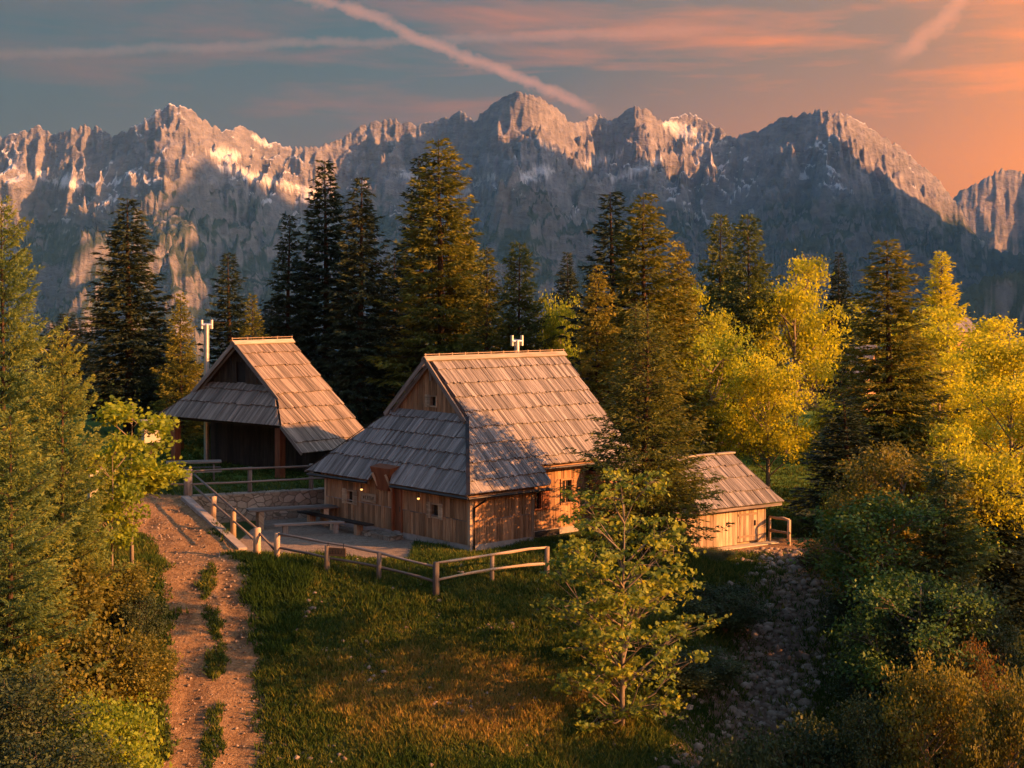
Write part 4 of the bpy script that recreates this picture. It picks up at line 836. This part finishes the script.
#SECTION_TREES
# ------------------------------------------------------------------ trees
def norm(a): return a / np.maximum(np.linalg.norm(a, axis=-1, keepdims=True), 1e-6)
def sprigs(Pn, Dn, ln, wd, rng):
    """one slim triangle per sprig"""
    n = len(Pn); r = norm(rng.normal(size=(n, 3))); s = norm(np.cross(Dn, r)); ln = np.asarray(ln).reshape(-1, 1) * np.ones((n, 1)); wd = np.asarray(wd).reshape(-1, 1) * np.ones((n, 1))
    V = np.stack([Pn + s * wd / 2, Pn - s * wd / 2, Pn + Dn * ln], 1).reshape(-1, 3); return V, np.arange(3 * n).reshape(n, 3)
def conifer_mesh(seed, H, R, z0=.10, droop=.25, gap=.30, nb=7, shape=.85, dens=1.0, sl=.17, sw=.055, irr=.25, up=0.0, lean=0, tops=1, hang=.35):
    rng = np.random.default_rng(seed); B = []
    z = z0 * H
    while z < H * .985:
        u = z / H; n = max(4, int(nb * (1.15 - .45 * u)) + rng.integers(-1, 2)); a0 = rng.uniform(0, 6.28)
        lvl = rng.uniform(1 - irr * .5, 1 + irr * .35)
        for k in range(n):
            L = R * ((1 - (u - z0) / (1 - z0)) ** shape) * lvl * rng.uniform(1 - irr, 1 + irr * .35) + .12
            if u < z0 + .12: L *= .72 + 2.3 * (u - z0)
            B.append((z + rng.uniform(-.1, .1), a0 + k * 6.283 / n + rng.uniform(-.25, .25), L, u))
        z += gap * (1.15 - .5 * u) * rng.uniform(.8, 1.2)
    B = np.array(B)
    # twigs along branches
    nt_ = np.maximum(3, (B[:, 2] / .10 * dens).astype(int)); I = np.repeat(np.arange(len(B)), nt_); b = B[I]; s = rng.uniform(.03, 1, len(I)) ** .85
    ca, sa = np.cos(b[:, 1]), np.sin(b[:, 1]); L = b[:, 2]
    rise = (up + .32 * b[:, 3]) - droop * (1.15 - b[:, 3])
    zz = b[:, 0] + L * (rise * s + .16 * s ** 3)
    pt = np.stack([ca * L * s, sa * L * s, zz], 1)
    side_ = rng.choice([-1, 1], len(I)); ang = b[:, 1] + side_ * rng.uniform(.5, 1.25, len(I)); tl = np.minimum(.45 * L * (1.12 - s) + .14, 1.0) * rng.uniform(.5, 1.1, len(I))
    td = norm(np.stack([np.cos(ang), np.sin(ang), rise * .5 - rng.uniform(0, hang, len(I))], 1))
    ns = np.maximum(2, (tl / .06 * dens).astype(int) + 1); J = np.repeat(np.arange(len(I)), ns); q = rng.uniform(0, 1, len(J))[:, None]
    ps = pt[J] + td[J] * tl[J][:, None] * q + rng.normal(0, .012, (len(J), 3))
    out = norm(np.stack([ca, sa, rise * .6], 1))[J]
    ds = norm(td[J] * .7 + out * .6 + rng.normal(0, .45, (len(J), 3)) + np.array([0, 0, -hang * .5]))
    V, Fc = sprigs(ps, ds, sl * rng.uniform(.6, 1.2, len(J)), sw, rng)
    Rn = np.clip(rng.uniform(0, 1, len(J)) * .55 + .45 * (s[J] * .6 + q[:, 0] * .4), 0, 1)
    # inner branch wood
    tv = MB(); hs = np.linspace(0, 1, 8); pts = [(.04 * math.sin(h * 5 + seed) * H * .1, .04 * math.cos(h * 4 + seed) * H * .1, h * H * .99 - (.3 if h == 0 else 0)) for h in hs]; rad = [(.016 * H) * (1 - h) ** .9 * .85 + .01 for h in hs]
    tv.tube(pts, rad, 8)
    for i in range(0, len(B), 2):
        zb, a, Lb, u = B[i]; 
        if Lb < .5: continue
        rs = (up + .32 * u) - droop * (1.15 - u); pb_ = [(math.cos(a) * Lb * k, math.sin(a) * Lb * k, zb + Lb * (rs * k + .16 * k ** 3)) for k in (0, .45, .9)]
        tv.tube(pb_, [.012 + .008 * Lb, .008 + .004 * Lb, .004], 4, cap=False)
    return (V, Fc, Rn), tv
def broad_mesh(seed, H, crown, clear=.2, nl=12, sub=7, lpc=60, ls=.13, sig=.35, trunk=.02, shell=.45, flat=.7, lobed=False, wob=.3, stems=1, lownarrow=.0):
    """crown=(cx,cy,cz,rx,ry,rz)"""
    rng = np.random.default_rng(seed); cx, cy, cz, rx, ry, rz = crown; tv = MB(); cen = []
    for sidx in range(stems):
        ox, oy = (0, 0) if stems == 1 else rng.normal(0, .25, 2)
        tp = [(ox, oy, -.3)]; 
        for k in range(1, 7): h = k / 6; tp.append((ox + cx * h + rng.normal(0, wob * .12 * h), oy + cy * h + rng.normal(0, wob * .12 * h), h * (cz + rz * .75)))
        r0 = trunk * H; tv.tube(tp, [max(.012, r0 * (1 - .14 * k) ** 1.2) for k in range(7)], 8)
        tp = [Vector(p) for p in tp]
        def at(z):
            for a, b in zip(tp[:-1], tp[1:]):
                if a.z <= z <= b.z: return a.lerp(b, (z - a.z) / max(1e-6, b.z - a.z))
            return tp[-1].copy()
        for i in range(nl):
            v = norm(rng.normal(size=3)[None])[0]; r = rng.uniform(shell, 1) ** .6; kz = v[2] * r
            nar = 1 - lownarrow * max(0, -kz)
            c = Vector((cx + v[0] * r * rx * nar, cy + v[1] * r * ry * nar, max(clear * H + .1, cz + kz * rz)))
            d = math.hypot(c.x - cx, c.y - cy); za = max(clear * H * .8, c.z - d * rng.uniform(.5, 1.0) - .2); A = at(min(za, cz + rz * .6))
            m_ = A.lerp(c, .5) + Vector((rng.normal(0, .1), rng.normal(0, .1), -.08 * d + rng.normal(0, .08))) * wob * 3
            rb_ = .32 * r0 * rng.uniform(.7, 1.2) + .006
            tv.tube([A, m_, c], [rb_, rb_ * .7, rb_ * .3], 5, cap=False)
            for k in range(sub):
                w_ = norm(rng.normal(size=3)[None])[0]; rr_ = min(rx, ry) * rng.uniform(.15, .42); e = c + Vector((w_[0] * rr_, w_[1] * rr_, w_[2] * rr_ * flat))
                if e.z < clear * H * .7: continue
                st = m_.lerp(c, rng.uniform(.2, 1)); tv.tube([st, e], [rb_ * .35, .004], 4, cap=False); cen.append(tuple(e))
    cen = np.array(cen); n = len(cen); J = np.repeat(np.arange(n), (lpc * rng.uniform(.5, 1.5, n)).astype(int)); m = len(J)
    ps = cen[J] + rng.normal(0, 1, (m, 3)) * np.array([sig, sig, sig * flat])
    nrm_ = norm(rng.normal(size=(m, 3)) + np.array([0, 0, .9])); a = norm(np.cross(nrm_, rng.normal(size=(m, 3)))); b = np.cross(nrm_, a); s = (ls * rng.uniform(.6, 1.25, m))[:, None]
    Rn = np.repeat(rng.uniform(0, 1, n), np.bincount(J, minlength=n)) * .45 + rng.uniform(0, 1, m) * .55
    if lobed:
        q = [(0, -.5), (.35, -.45), (.62, .0), (.3, .02), (.42, .5), (.1, .3), (0, .72), (-.1, .3), (-.42, .5), (-.3, .02), (-.62, 0), (-.35, -.45)]
        V = np.stack([ps + a * s * x + b * s * y - nrm_ * s * .25 * (x * x + y * y) for x, y in q], 1)
        Fi = np.array([[0, 1, 3], [1, 2, 3], [0, 3, 5], [3, 4, 5], [0, 5, 7], [5, 6, 7], [0, 7, 9], [7, 8, 9], [0, 9, 11], [9, 10, 11]])
        Fc = (np.arange(m) * 12)[:, None, None] + Fi[None]; V = V.reshape(-1, 3); Fc = Fc.reshape(-1, 3); Rn = np.repeat(Rn, 10)
    else:
        V = np.stack([ps - b * s * .5, ps + a * s * .36 - nrm_ * s * .1, ps + b * s * .6, ps - a * s * .36 - nrm_ * s * .1], 1).reshape(-1, 3); Fc = np.arange(4 * m).reshape(m, 4)
    return (V, Fc, Rn), tv
PROTO = {}
def proto(key, kind, mat, bark, **kw):
    """remember the two meshes of one kind of tree"""
    cr, tv = (conifer_mesh if kind == 'c' else broad_mesh)(**kw)
    o1 = soup('crown', cr[0], cr[1], M[mat], None, cr[2]); o2 = tv.build('trunk', M[bark], None, True)
    PROTO[key] = (o1, o2, kw['H'], kw.get('R') or max(kw['crown'][3:5]))
used_proto = set()
def tree(key, name, label, cat, X, Y, H, wid=1.0, rz=None, group=None, mat=None):
    o1, o2, H0, _ = PROTO[key]; z = float(terr(X, Y)); rz = random.uniform(0, 6.28) if rz is None else rz
    t_ = thing(name, label, cat, (X, Y, z - .05), rz, group)
    s = H / H0; t_.scale = (s * wid, s * wid, s)
    for src in (o1, o2):
        c = src.copy(); C.objects.link(c); c.parent = t_; c.name = 'crown' if src is o1 else 'trunk'
        if mat and src is o1:
            c.material_slots[0].link = 'OBJECT'; c.material_slots[0].material = M[mat]
    return t_
def tpx(key, name, label, cat, px, ytop, Y, halfw=None, **kw):
    """place by where the top shows in the photograph; the distance and so the real size are given"""
    X, _, zt = P(px, ytop, Y); H = zt - float(terr(X, Y))
    if key in ('sh1', 'sh2') and H > 3.0: kw['mat'] = kw.get('mat') or ('leaf_dark' if key == 'sh2' else None); key = 'bt'
    o1, o2, H0, R0 = PROTO[key]
    wid = 1.0 if halfw is None else (halfw / F * Y) / (R0 * H / H0)
    if key[0] == 's' and key[1] in '12345': wid *= 1.38
    return tree(key, name, label, cat, X, Y, H, wid, **kw)
proto('s1', 'c', 'spruce', 'bark', seed=1, H=15, R=2.5, gap=.30, nb=8, sl=.24, sw=.095, droop=.34, dens=1.0, irr=.42)
proto('s2', 'c', 'spruce', 'bark', seed=2, H=15, R=2.1, gap=.34, nb=8, sl=.24, sw=.095, irr=.5, droop=.24, shape=.85, dens=1.0)
proto('s3', 'c', 'spruce_gold', 'bark', seed=3, H=15, R=3.0, gap=.30, nb=8, sl=.22, sw=.09, irr=.45, droop=.3, shape=.72, dens=1.0)
proto('s4', 'c', 'spruce_gold', 'bark', seed=4, H=12, R=2.4, gap=.28, nb=8, sl=.2, sw=.08, irr=.48, droop=.18, up=.1, dens=1.0)
proto('s5', 'c', 'spruce_green', 'bark', seed=5, H=10, R=2.4, gap=.28, nb=8, sl=.2, sw=.08, irr=.45, droop=.15, up=.12, shape=.7, dens=1.0)
proto('sn', 'c', 'spruce_gold', 'bark', seed=6, H=8, R=2.2, z0=.06, gap=.15, sl=.13, sw=.045, irr=.35, droop=.2, up=.12, dens=1.1, nb=9)
proto('lar', 'c', 'larch', 'bark', seed=8, H=12, R=3.6, z0=.05, gap=.36, sl=.16, sw=.05, irr=.5, droop=.10, up=.16, dens=1.5, nb=8, shape=.6, hang=.2)
proto('b1', 'b', 'leaf_yellow', 'greybark', seed=21, H=9, crown=(0, 0, 5.6, 3.0, 3.0, 3.4), nl=26, sub=9, lpc=60, ls=.19, sig=.34, clear=.18)
proto('b2', 'b', 'leaf_lime', 'greybark', seed=22, H=8, crown=(.2, 0, 5.0, 2.9, 2.7, 2.9), nl=26, sub=9, lpc=55, ls=.17, sig=.30, clear=.16)
proto('b3', 'b', 'leaf_olive', 'greybark', seed=23, H=10, crown=(0, .2, 6.0, 3.0, 2.8, 3.8), nl=28, sub=9, lpc=50, ls=.17, sig=.34, clear=.12, wob=.5)
proto('map', 'b', 'leaf_maple', 'greybark', seed=29, H=8.4, crown=(.1, 0, 4.15, 2.75, 2.5, 4.1), nl=58, sub=8, lpc=20, ls=.12, sig=.15, clear=.05, trunk=.011, flat=.45, lobed=True, lownarrow=.1, shell=.2)
proto('sap', 'b', 'leaf_olive', 'greybark', seed=28, H=6, crown=(0, 0, 3.9, 1.05, 1.0, 2.2), nl=22, sub=7, lpc=26, ls=.11, sig=.17, clear=.22, trunk=.009, flat=.6, lobed=True)
proto('bt', 'b', 'leaf_olive', 'greybark', seed=33, H=4.6, crown=(0, 0, 2.4, 2.1, 2.0, 2.2), nl=34, sub=9, lpc=46, ls=.105, sig=.22, clear=.04, trunk=.012, stems=2)
proto('sh1', 'b', 'leaf_olive', 'greybark', seed=31, H=2.2, crown=(0, 0, 1.15, 1.4, 1.3, 1.05), nl=22, sub=8, lpc=60, ls=.085, sig=.17, clear=.03, trunk=.012, stems=2)
proto('sh2', 'b', 'leaf_dark', 'greybark', seed=32, H=2.0, crown=(0, 0, 1.0, 1.5, 1.3, .95), nl=22, sub=8, lpc=60, ls=.09, sig=.18, clear=.03, trunk=.012, stems=2)
for k_ in PROTO: 
    for o_ in PROTO[k_][:2]: C.objects.unlink(o_)
GS = 'spruces behind the huts'; GB = 'leafy trees right of the huts'; GR = 'trees on the right slope'; GL = 'trees on the left edge'
# -- back row
tpx('s1', 'spruce_tree', 'broad dark spruce standing alone left of the tall flue, top against the mountain', 'spruce', 128, 195, 74, 50, group=GS)
tpx('s4', 'spruce_tree', 'small rusty spruce between the broad dark spruce and the tall flue', 'spruce', 181, 291, 70, 24, group=GS)
tpx('s2', 'spruce_tree', 'medium spruce with thin tip directly above the tall flue', 'spruce', 229, 250, 73, 32, group=GS)
tpx('s4', 'spruce_tree', 'short spruce half hidden right of the thin-tipped one above the porch hut ridge', 'spruce', 252, 292, 71, 24, group=GS)
tpx('s2', 'spruce_tree', 'slim spruce with a gold-flecked edge left of the dark twin spruces', 'spruce', 289, 211, 76, 30, group=GS)
tpx('s1', 'spruce_tree', 'left and taller of the dark twin spruces between the two huts', 'spruce', 325, 157, 76, 44, group=GS)
tpx('s1', 'spruce_tree', 'right and shorter of the dark twin spruces between the two huts', 'spruce', 361, 174, 74, 42, group=GS)
tpx('s2', 'spruce_tree', 'dark slender spruce tucked behind the left flank of the tallest golden spruce', 'spruce', 420, 152, 79, 36, group=GS)
tpx('s3', 'spruce_tree', 'tallest golden-brown spruce rising above the central hut gable', 'spruce', 440, 135, 74, 60, group=GS, mat='spruce_gold')
tpx('s4', 'spruce_tree', 'short orange spruce just right of the tallest golden spruce', 'spruce', 487, 246, 70, 34, group=GS)
tpx('s5', 'spruce_tree', 'bushy green and gold spruce behind the short flue of the central hut', 'spruce', 519, 240, 71, 36, group=GS)
tpx('s1', 'spruce_tree', 'small far dark spruce peeking between the green-gold spruce and the orange ones', 'spruce', 567, 250, 100, 24, group=GS)
tpx('b2', 'leafy_tree', 'fresh green small leafy tree behind the right end of the central hut ridge', 'tree', 560, 292, 72, 34, group=GB)
tpx('s2', 'spruce_tree', 'dark-topped spruce at the left of the big orange group right of the hut', 'spruce', 611, 188, 69, 46, group=GS)
tpx('s3', 'spruce_tree', 'tall pointed orange spruce right behind the hut end, highest of the orange group', 'spruce', 645, 190, 66, 58, group=GS)
tpx('s3', 'spruce_tree', 'shorter orange spruce on the left flank of the orange group against the hut roof', 'spruce', 597, 262, 64, 34, group=GS)
tpx('s3', 'spruce_tree', 'orange spruce with blunt top on the right flank of the orange group', 'spruce', 678, 238, 68, 36, group=GS)
tpx('s4', 'spruce_tree', 'young orange spruce behind the foreground dark-gold spruce near the hut eave', 'spruce', 636, 300, 62, 40, group=GS)
tpx('s5', 'spruce_tree', 'left of the two green-gold spruces above the yellow trees', 'spruce', 720, 212, 86, 34, group=GB)
tpx('s5', 'spruce_tree', 'right and fuller of the two green-gold spruces above the yellow trees', 'spruce', 748, 212, 83, 38, group=GB)
tpx('b1', 'leafy_tree', 'tall bright yellow leafy tree behind the meadow, next to the two green-gold spruces', 'tree', 795, 258, 84, 50, group=GB)
tpx('b2', 'leafy_tree', 'round lime-yellow maple with visible trunk beside the distant meadow fence', 'tree', 712, 322, 68, 56, group=GB)
tpx('b2', 'leafy_tree', 'yellow-green leafy tree directly above the small shed roof, right of the round maple', 'tree', 768, 350, 66, 48, group=GB, mat='leaf_yellow')
tpx('b1', 'leafy_tree', 'low yellow leafy tree filling the gap left of the two green-gold spruces', 'tree', 690, 285, 80, 40, group=GB)
tpx('s1', 'spruce_tree', 'small dark pointed spruce standing above the yellow crowns at right', 'spruce', 839, 250, 110, 22, group=GS)
tpx('b1', 'leafy_tree', 'pale yellow crown left of the tall right-hand spruce, before the distant pinkish hut', 'tree', 838, 300, 130, 44, group=GB)
tpx('s3', 'spruce_tree', 'tall double-topped brown-gold spruce standing in the right third', 'spruce', 888, 236, 60, 62, group=GR)
tpx('s5', 'larch_tree', 'lone golden larch against the hazy mountain at far right', 'larch', 941, 250, 150, 25, group=GR, mat='leaf_yellow')
tpx('b1', 'leafy_tree', 'glowing yellow crown in the second row left of the frame-edge trees', 'tree', 948, 308, 86, 56, group=GR)
tpx('b1', 'leafy_tree', 'glowing pale yellow crown touching the right edge of the photo', 'tree', 1010, 318, 78, 60, group=GR)
tpx('b1', 'leafy_tree', 'yellow-gold leafy tree standing right of the tall double-topped spruce', 'tree', 940, 352, 66, 50, group=GR)
tpx('b2', 'leafy_tree', 'luminous yellow-green leafy tree cut by the right edge of the photo', 'tree', 1012, 372, 57, 62, group=GR, mat='leaf_yellow')
tpx('b1', 'leafy_tree', 'orange-yellow leafy tree low in the glowing right-hand bank', 'tree', 965, 425, 47.5, 56, group=GR)
tpx('b2', 'leafy_tree', 'lime leafy tree just left of the tall double-topped spruce base', 'tree', 838, 395, 66, 34, group=GB)
tpx('b1', 'leafy_tree', 'yellow leafy crown peeking between the round maple and the orange spruces', 'tree', 735, 285, 92, 40, group=GB)
tpx('b2', 'leafy_tree', 'far lime crown under the lone golden larch', 'tree', 915, 312, 120, 40, group=GR)
tpx('s4', 'spruce_tree', 'low dark spruce filling the gap left of the tall flue', 'spruce', 160, 318, 80, 40, group=GS, mat='spruce')
tpx('s1', 'spruce_tree', 'low dark spruce behind the porch hut ridge', 'spruce', 272, 300, 82, 40, group=GS)
tpx('s4', 'spruce_tree', 'low dark spruce in the gap between the dark twins and the tallest golden spruce', 'spruce', 394, 250, 84, 40, group=GS, mat='spruce')
tpx('s4', 'spruce_tree', 'low dark spruce at the far left behind the larches', 'spruce', 68, 312, 90, 46, group=GS, mat='spruce')
tpx('s3', 'spruce_tree', 'golden spruce shoulder right of the tallest golden spruce', 'spruce', 464, 215, 76, 34, group=GS)
tpx('b3', 'leafy_tree', 'olive leafy tree in the mid right beside the tall double-topped spruce', 'tree', 905, 430, 47, 66, group=GR)
tpx('s2', 'spruce_tree', 'ragged dark spruce leaning over the gully right of the shed', 'spruce', 845, 395, 57, 44, group=GR)
tpx('b3', 'leafy_tree', 'dark green leafy tree in the shade at the lower right slope', 'tree', 895, 478, 45, 78, group=GR, mat='leaf_mid')
tpx('b3', 'leafy_tree', 'mid green leafy tree overhanging the right rim of the gully', 'tree', 862, 482, 48, 40, group=GR, mat='leaf_mid')
tpx('s5', 'spruce_tree', 'loose green conifer between the dark green leafy tree and the shaded spruce', 'spruce', 945, 455, 44, 50, group=GR, mat='spruce_green')
tpx('b3', 'leafy_tree', 'dark green leafy tree low above the sunlit olive shrub', 'tree', 925, 560, 40.5, 70, group=GR, mat='leaf_mid')
tpx('s1', 'spruce_tree', 'shaded spruce mass at the right edge below the orange one', 'spruce', 985, 470, 47, 80, group=GR)
tpx('b2', 'leafy_tree', 'small gold-green bush tree right of the gully top near the shed barrier', 'tree', 870, 480, 46.5, 40, group=GR, mat='leaf_olive')
tpx('sn', 'spruce_tree', 'near dark-gold spruce standing at the right corner of the central hut, behind the maple', 'spruce', 646, 306, 50.2, 86, group='foreground trees')
X, Y = G(622, 728)[:2]
tpx('map', 'maple_tree', 'young maple with open tiers of lime leaves in the foreground slope', 'maple', 622, 466, Y, 92, group='foreground trees', rz=1.0)
# -- left edge
tpx('lar', 'larch_tree', 'tall feathery larch filling the upper left edge of the photo', 'larch', 2, 195, 46, 78, group=GL)
tpx('lar', 'larch_tree', 'lower feathery blue-green larch right of the tall one on the left edge', 'larch', 62, 330, 43, 66, group=GL)
tpx('lar', 'larch_tree', 'broad larch low on the left edge with golden shaded skirts', 'larch', 10, 410, 39, 95, group=GL)
tpx('sap', 'sapling', 'slender leafy sapling beside the path in front of the pale posts', 'tree', 132, 388, 47, 44, group=GL, mat='leaf_lime')
tpx('sap', 'sapling', 'shorter lime sapling half hidden left of the slender one by the path', 'tree', 112, 420, 45, 30, group=GL, mat='leaf_lime')
LB = 'shrubs on the left slope'
for i, (px, py, Y, hw_, k, mt, lab) in enumerate([(30, 560, 42, 75, 'sh1', None, 'golden shrub under the broad larch at the left edge'), (95, 565, 44, 55, 'sh1', None, 'golden shrub at the foot of the saplings by the path'), (60, 620, 39.5, 75, 'sh2', 'leaf_olive', 'wide olive shrub in the middle of the lower left slope'),
        (125, 640, 40.5, 45, 'sh1', None, 'golden shrub beside the left rim of the path'), (20, 680, 36, 75, 'sh2', None, 'dark green shrub in the lower left corner'), (100, 700, 36.5, 65, 'sh2', 'leaf_lime', 'bright yellow-green shrub at the bottom edge near the path'), (138, 590, 43.2, 26, 'sh2', None, 'small dark shrub against the path just below the saplings'), (60, 745, 34, 80, 'sh2', None, 'lowest dark shrub on the left, cut by the bottom edge')]):
    tpx(k, 'shrub', lab, 'shrub', px, py, Y, hw_, group=LB, mat=mt)
RB = 'shrubs on the right slope'
for i, (px, py, Y, hw_, k, mt, lab) in enumerate([(930, 672, 36.5, 58, 'sh1', None, 'sunlit olive shrub at the bottom right'), (975, 655, 38.5, 34, 'sh1', 'leaf_rust', 'reddish orange-tipped shrub above the olive one at bottom right'), (1010, 690, 35, 50, 'sh1', None, 'olive shrub in the bottom right corner of the photo'), (870, 705, 37, 48, 'sh2', None, 'dark shrub left of the sunlit olive shrub'), (800, 722, 38, 60, 'sh2', None, 'dark low shrub at the foot of the gully'),
        (720, 585, 46.5, 46, 'sh2', None, 'dark shrub behind the maple at the left rim of the gully'), (690, 650, 43, 48, 'sh2', None, 'dark shrub under the right side of the maple'), (862, 590, 47, 40, 'sh2', None, 'shadowed shrub on the right rim of the gully'), (830, 540, 51, 30, 'sh1', 'leaf_rust', 'small rust-tinted shrub where the sun reaches right of the shed barrier'), (735, 745, 37, 40, 'sh2', None, 'small dark shrub at the bottom edge below the gully'),
        (905, 600, 42, 60, 'sh2', None, 'dark shrub under the shaded right-hand trees'), (705, 548, 51.5, 26, 'sh2', 'leaf_dark', 'low shrub against the left foot of the small shed'), (960, 590, 41, 60, 'sh2', None, 'dark shrub beneath the shaded spruce near the right edge')]):
    tpx(k, 'shrub', lab, 'shrub', px, py, Y, hw_, group=RB, mat=mt)
# -- trees beyond the right edge of the photo, whose shade falls into it
OFF = [('s1', 27, 36.8, 18, 1.0), ('s3', 23, 40.0, 12, 1.1)]
for i, (k, X, Y, H, wd) in enumerate(OFF):
    tree(k, 'spruce_tree' if k[0] == 's' else 'leafy_tree', 'tree standing outside the right edge of the view', 'tree', X, Y, H, wd, group='trees outside the right edge')
# ------------------------------------------------------------------ ground cover
def scatter(n, x0, x1, y0, y1, seed):
    r = np.random.default_rng(seed); X = r.uniform(x0, x1, n); Y = r.uniform(y0, y1, n); return X, Y, r
def grass(name, n, x0, x1, y0, y1, h0, h1, seed, keep):
    X, Y, r = scatter(n, x0, x1, y0, y1, seed); k = keep(X, Y, r); X, Y = X[k], Y[k]; n = len(X); nb = 5
    J = np.repeat(np.arange(n), nb); m = len(J); bx_ = X[J] + r.normal(0, .045, m); by_ = Y[J] + r.normal(0, .045, m); z = terr(bx_, by_) - .015
    hgt = (r.uniform(h0, h1, n) * (1 + .8 * np.clip(fbm(X / 1.7, Y / 1.7, 2, 77), -.6, 1)))[J] * r.uniform(.6, 1.1, m)
    hgt = hgt * np.where((np.abs(bx_ + 7.2) < .9) & (by_ > 42.5) & (by_ < 47.8), 1.7, 1)
    a = r.uniform(0, 6.28, m); wd = .022 * (1 + hgt); ln = r.normal(0, .45, (m, 2)) * hgt[:, None]
    B0 = np.stack([bx_ + np.cos(a) * wd, by_ + np.sin(a) * wd, z], 1); B1 = np.stack([bx_ - np.cos(a) * wd, by_ - np.sin(a) * wd, z], 1); T = np.stack([bx_ + ln[:, 0], by_ + ln[:, 1], z + hgt], 1)
    rn = np.clip(r.uniform(0, 1, n)[J] * .6 + r.uniform(0, .4, m), 0, 1)
    rn = np.clip(rn * .62 + .42 * sst(1.15, .5, np.hypot((bx_ + 1.6) / 4.6, (by_ - 40.8) / 2.5) + .35 * fbm(bx_ / 1.1, by_ / 1.1, 2, 91)), 0, 1)  # sunlit patch put into the blade colour: more orange inside this ellipse
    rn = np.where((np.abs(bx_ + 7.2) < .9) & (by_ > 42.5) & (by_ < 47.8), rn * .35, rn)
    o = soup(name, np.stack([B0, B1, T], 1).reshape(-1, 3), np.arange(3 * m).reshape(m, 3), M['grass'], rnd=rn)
    tag(o, 'short tufted green and dry grass with a painted sunlit patch on the slope below the fence', 'grass'); o['kind'] = 'stuff'; return o
def keep1(X, Y, r):
    p = sst(.95, 1.5, segdist(X, Y, PATH) + .5 * fbm(X / 1.1, Y / 1.1, 3, 21) + .15 * fbm(X / .4, Y / .4, 2, 19)); p = np.maximum(p, (segdist(X, Y, PATH) + .2 * fbm(X / .5, Y / .5, 2, 44) < .24) * (Y < 48) * .95 * (fbm(X / 1.2, Y / 1.6, 2, 41) + .25 * fbm(X / .4, Y / .4, 2, 43) > -.06))
    p = p * (1 - .93 * np.exp(-(segdist(X, Y, GULLY) / 1.7) ** 2)); p = p * sst(-.7, -.2, fbm(X / 1.5, Y / 1.5, 3, 15) + .15)
    yd = (Y > 49.6 - .25 * (X + 8)) & (X < -3.3) & (X > -9.8); c, s = math.cos(-U_AZ), math.sin(-U_AZ); lx_ = (X + 4.19) * c - (Y - 53.18) * s; ly_ = (X + 4.19) * s + (Y - 53.18) * c
    inh = (lx_ > -.1) & (lx_ < 8) & (ly_ > -4.4) & (ly_ < 4.4)
    return (r.uniform(0, 1, len(X)) < p) & ~yd & ~inh
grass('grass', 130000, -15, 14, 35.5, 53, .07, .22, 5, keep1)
o = grass('meadow_grass', 40000, -18, 26, 56.5, 90, .06, .2, 6, lambda X, Y, r: (side(WA, WB, X, Y) > 0.6) | (X > 8)); o['label'] = 'sunny and shaded meadow grass behind the huts'
def rocks(name, n, reg, s0, s1, seed, keep, label, spread=.0):
    X, Y, r = scatter(n, *reg, seed); k = keep(X, Y, r); X, Y = X[k], Y[k]; n = len(X)
    ico = np.array([(0, 0, 1), (.9, 0, .4), (.28, .85, .4), (-.72, .53, .45), (-.72, -.53, .4), (.28, -.85, .45), (.72, .53, -.45), (-.28, .85, -.45), (-.9, 0, -.45), (-.28, -.85, -.45), (.72, -.53, -.45)])
    fi = np.array([(0, 1, 2), (0, 2, 3), (0, 3, 4), (0, 4, 5), (0, 5, 1), (1, 6, 2), (2, 7, 3), (3, 8, 4), (4, 9, 5), (5, 10, 1), (6, 7, 2), (7, 8, 3), (8, 9, 4), (9, 10, 5), (10, 6, 1)])
    s = s0 * (s1 / s0) ** (r.uniform(0, 1, n) ** 2.5); V = ico[None] * (1 + r.normal(0, .16, (n, 11, 3))) * (s[:, None, None] * r.uniform(.6, 1.3, (n, 1, 3)) * np.array([1, 1, .65]))
    a = r.uniform(0, 6.28, n); c, sn = np.cos(a)[:, None], np.sin(a)[:, None]; V = np.stack([V[..., 0] * c - V[..., 1] * sn, V[..., 0] * sn + V[..., 1] * c, V[..., 2]], -1)
    V = V + np.stack([X, Y, terr(X, Y) + s * .12], -1)[:, None]
    o = soup(name, V.reshape(-1, 3), ((np.arange(n) * 11)[:, None, None] + fi[None]).reshape(-1, 3), M['rock'], rnd=np.repeat(r.uniform(0, 1, n), 15)); tag(o, label, 'stones'); o['kind'] = 'stuff'
rocks('path_gravel', 10000, (-15, -5, 35, 57), .010, .06, 61, lambda X, Y, r: (segdist(X, Y, PATH) < 1.6) | ((side(WA, WC, X, Y) < 0) & (X > -13.5) & (Y > 50.4) & (Y < 56.5)), 'loose stones strewn over the dirt path')
rocks('gully_rubble', 12000, (3, 13, 35, 54), .03, .20, 62, lambda X, Y, r: r.uniform(0, 1, len(X)) < np.exp(-(segdist(X, Y, GULLY) / 1.5) ** 2), 'broken rubble filling the shaded gully')
rocks('slope_stones', 3500, (-6.5, 8, 36, 49), .02, .11, 63, lambda X, Y, r: fbm(X / 2.3, Y / 2.3, 3, 55) > .0, 'scattered pale stones in the grass slope')
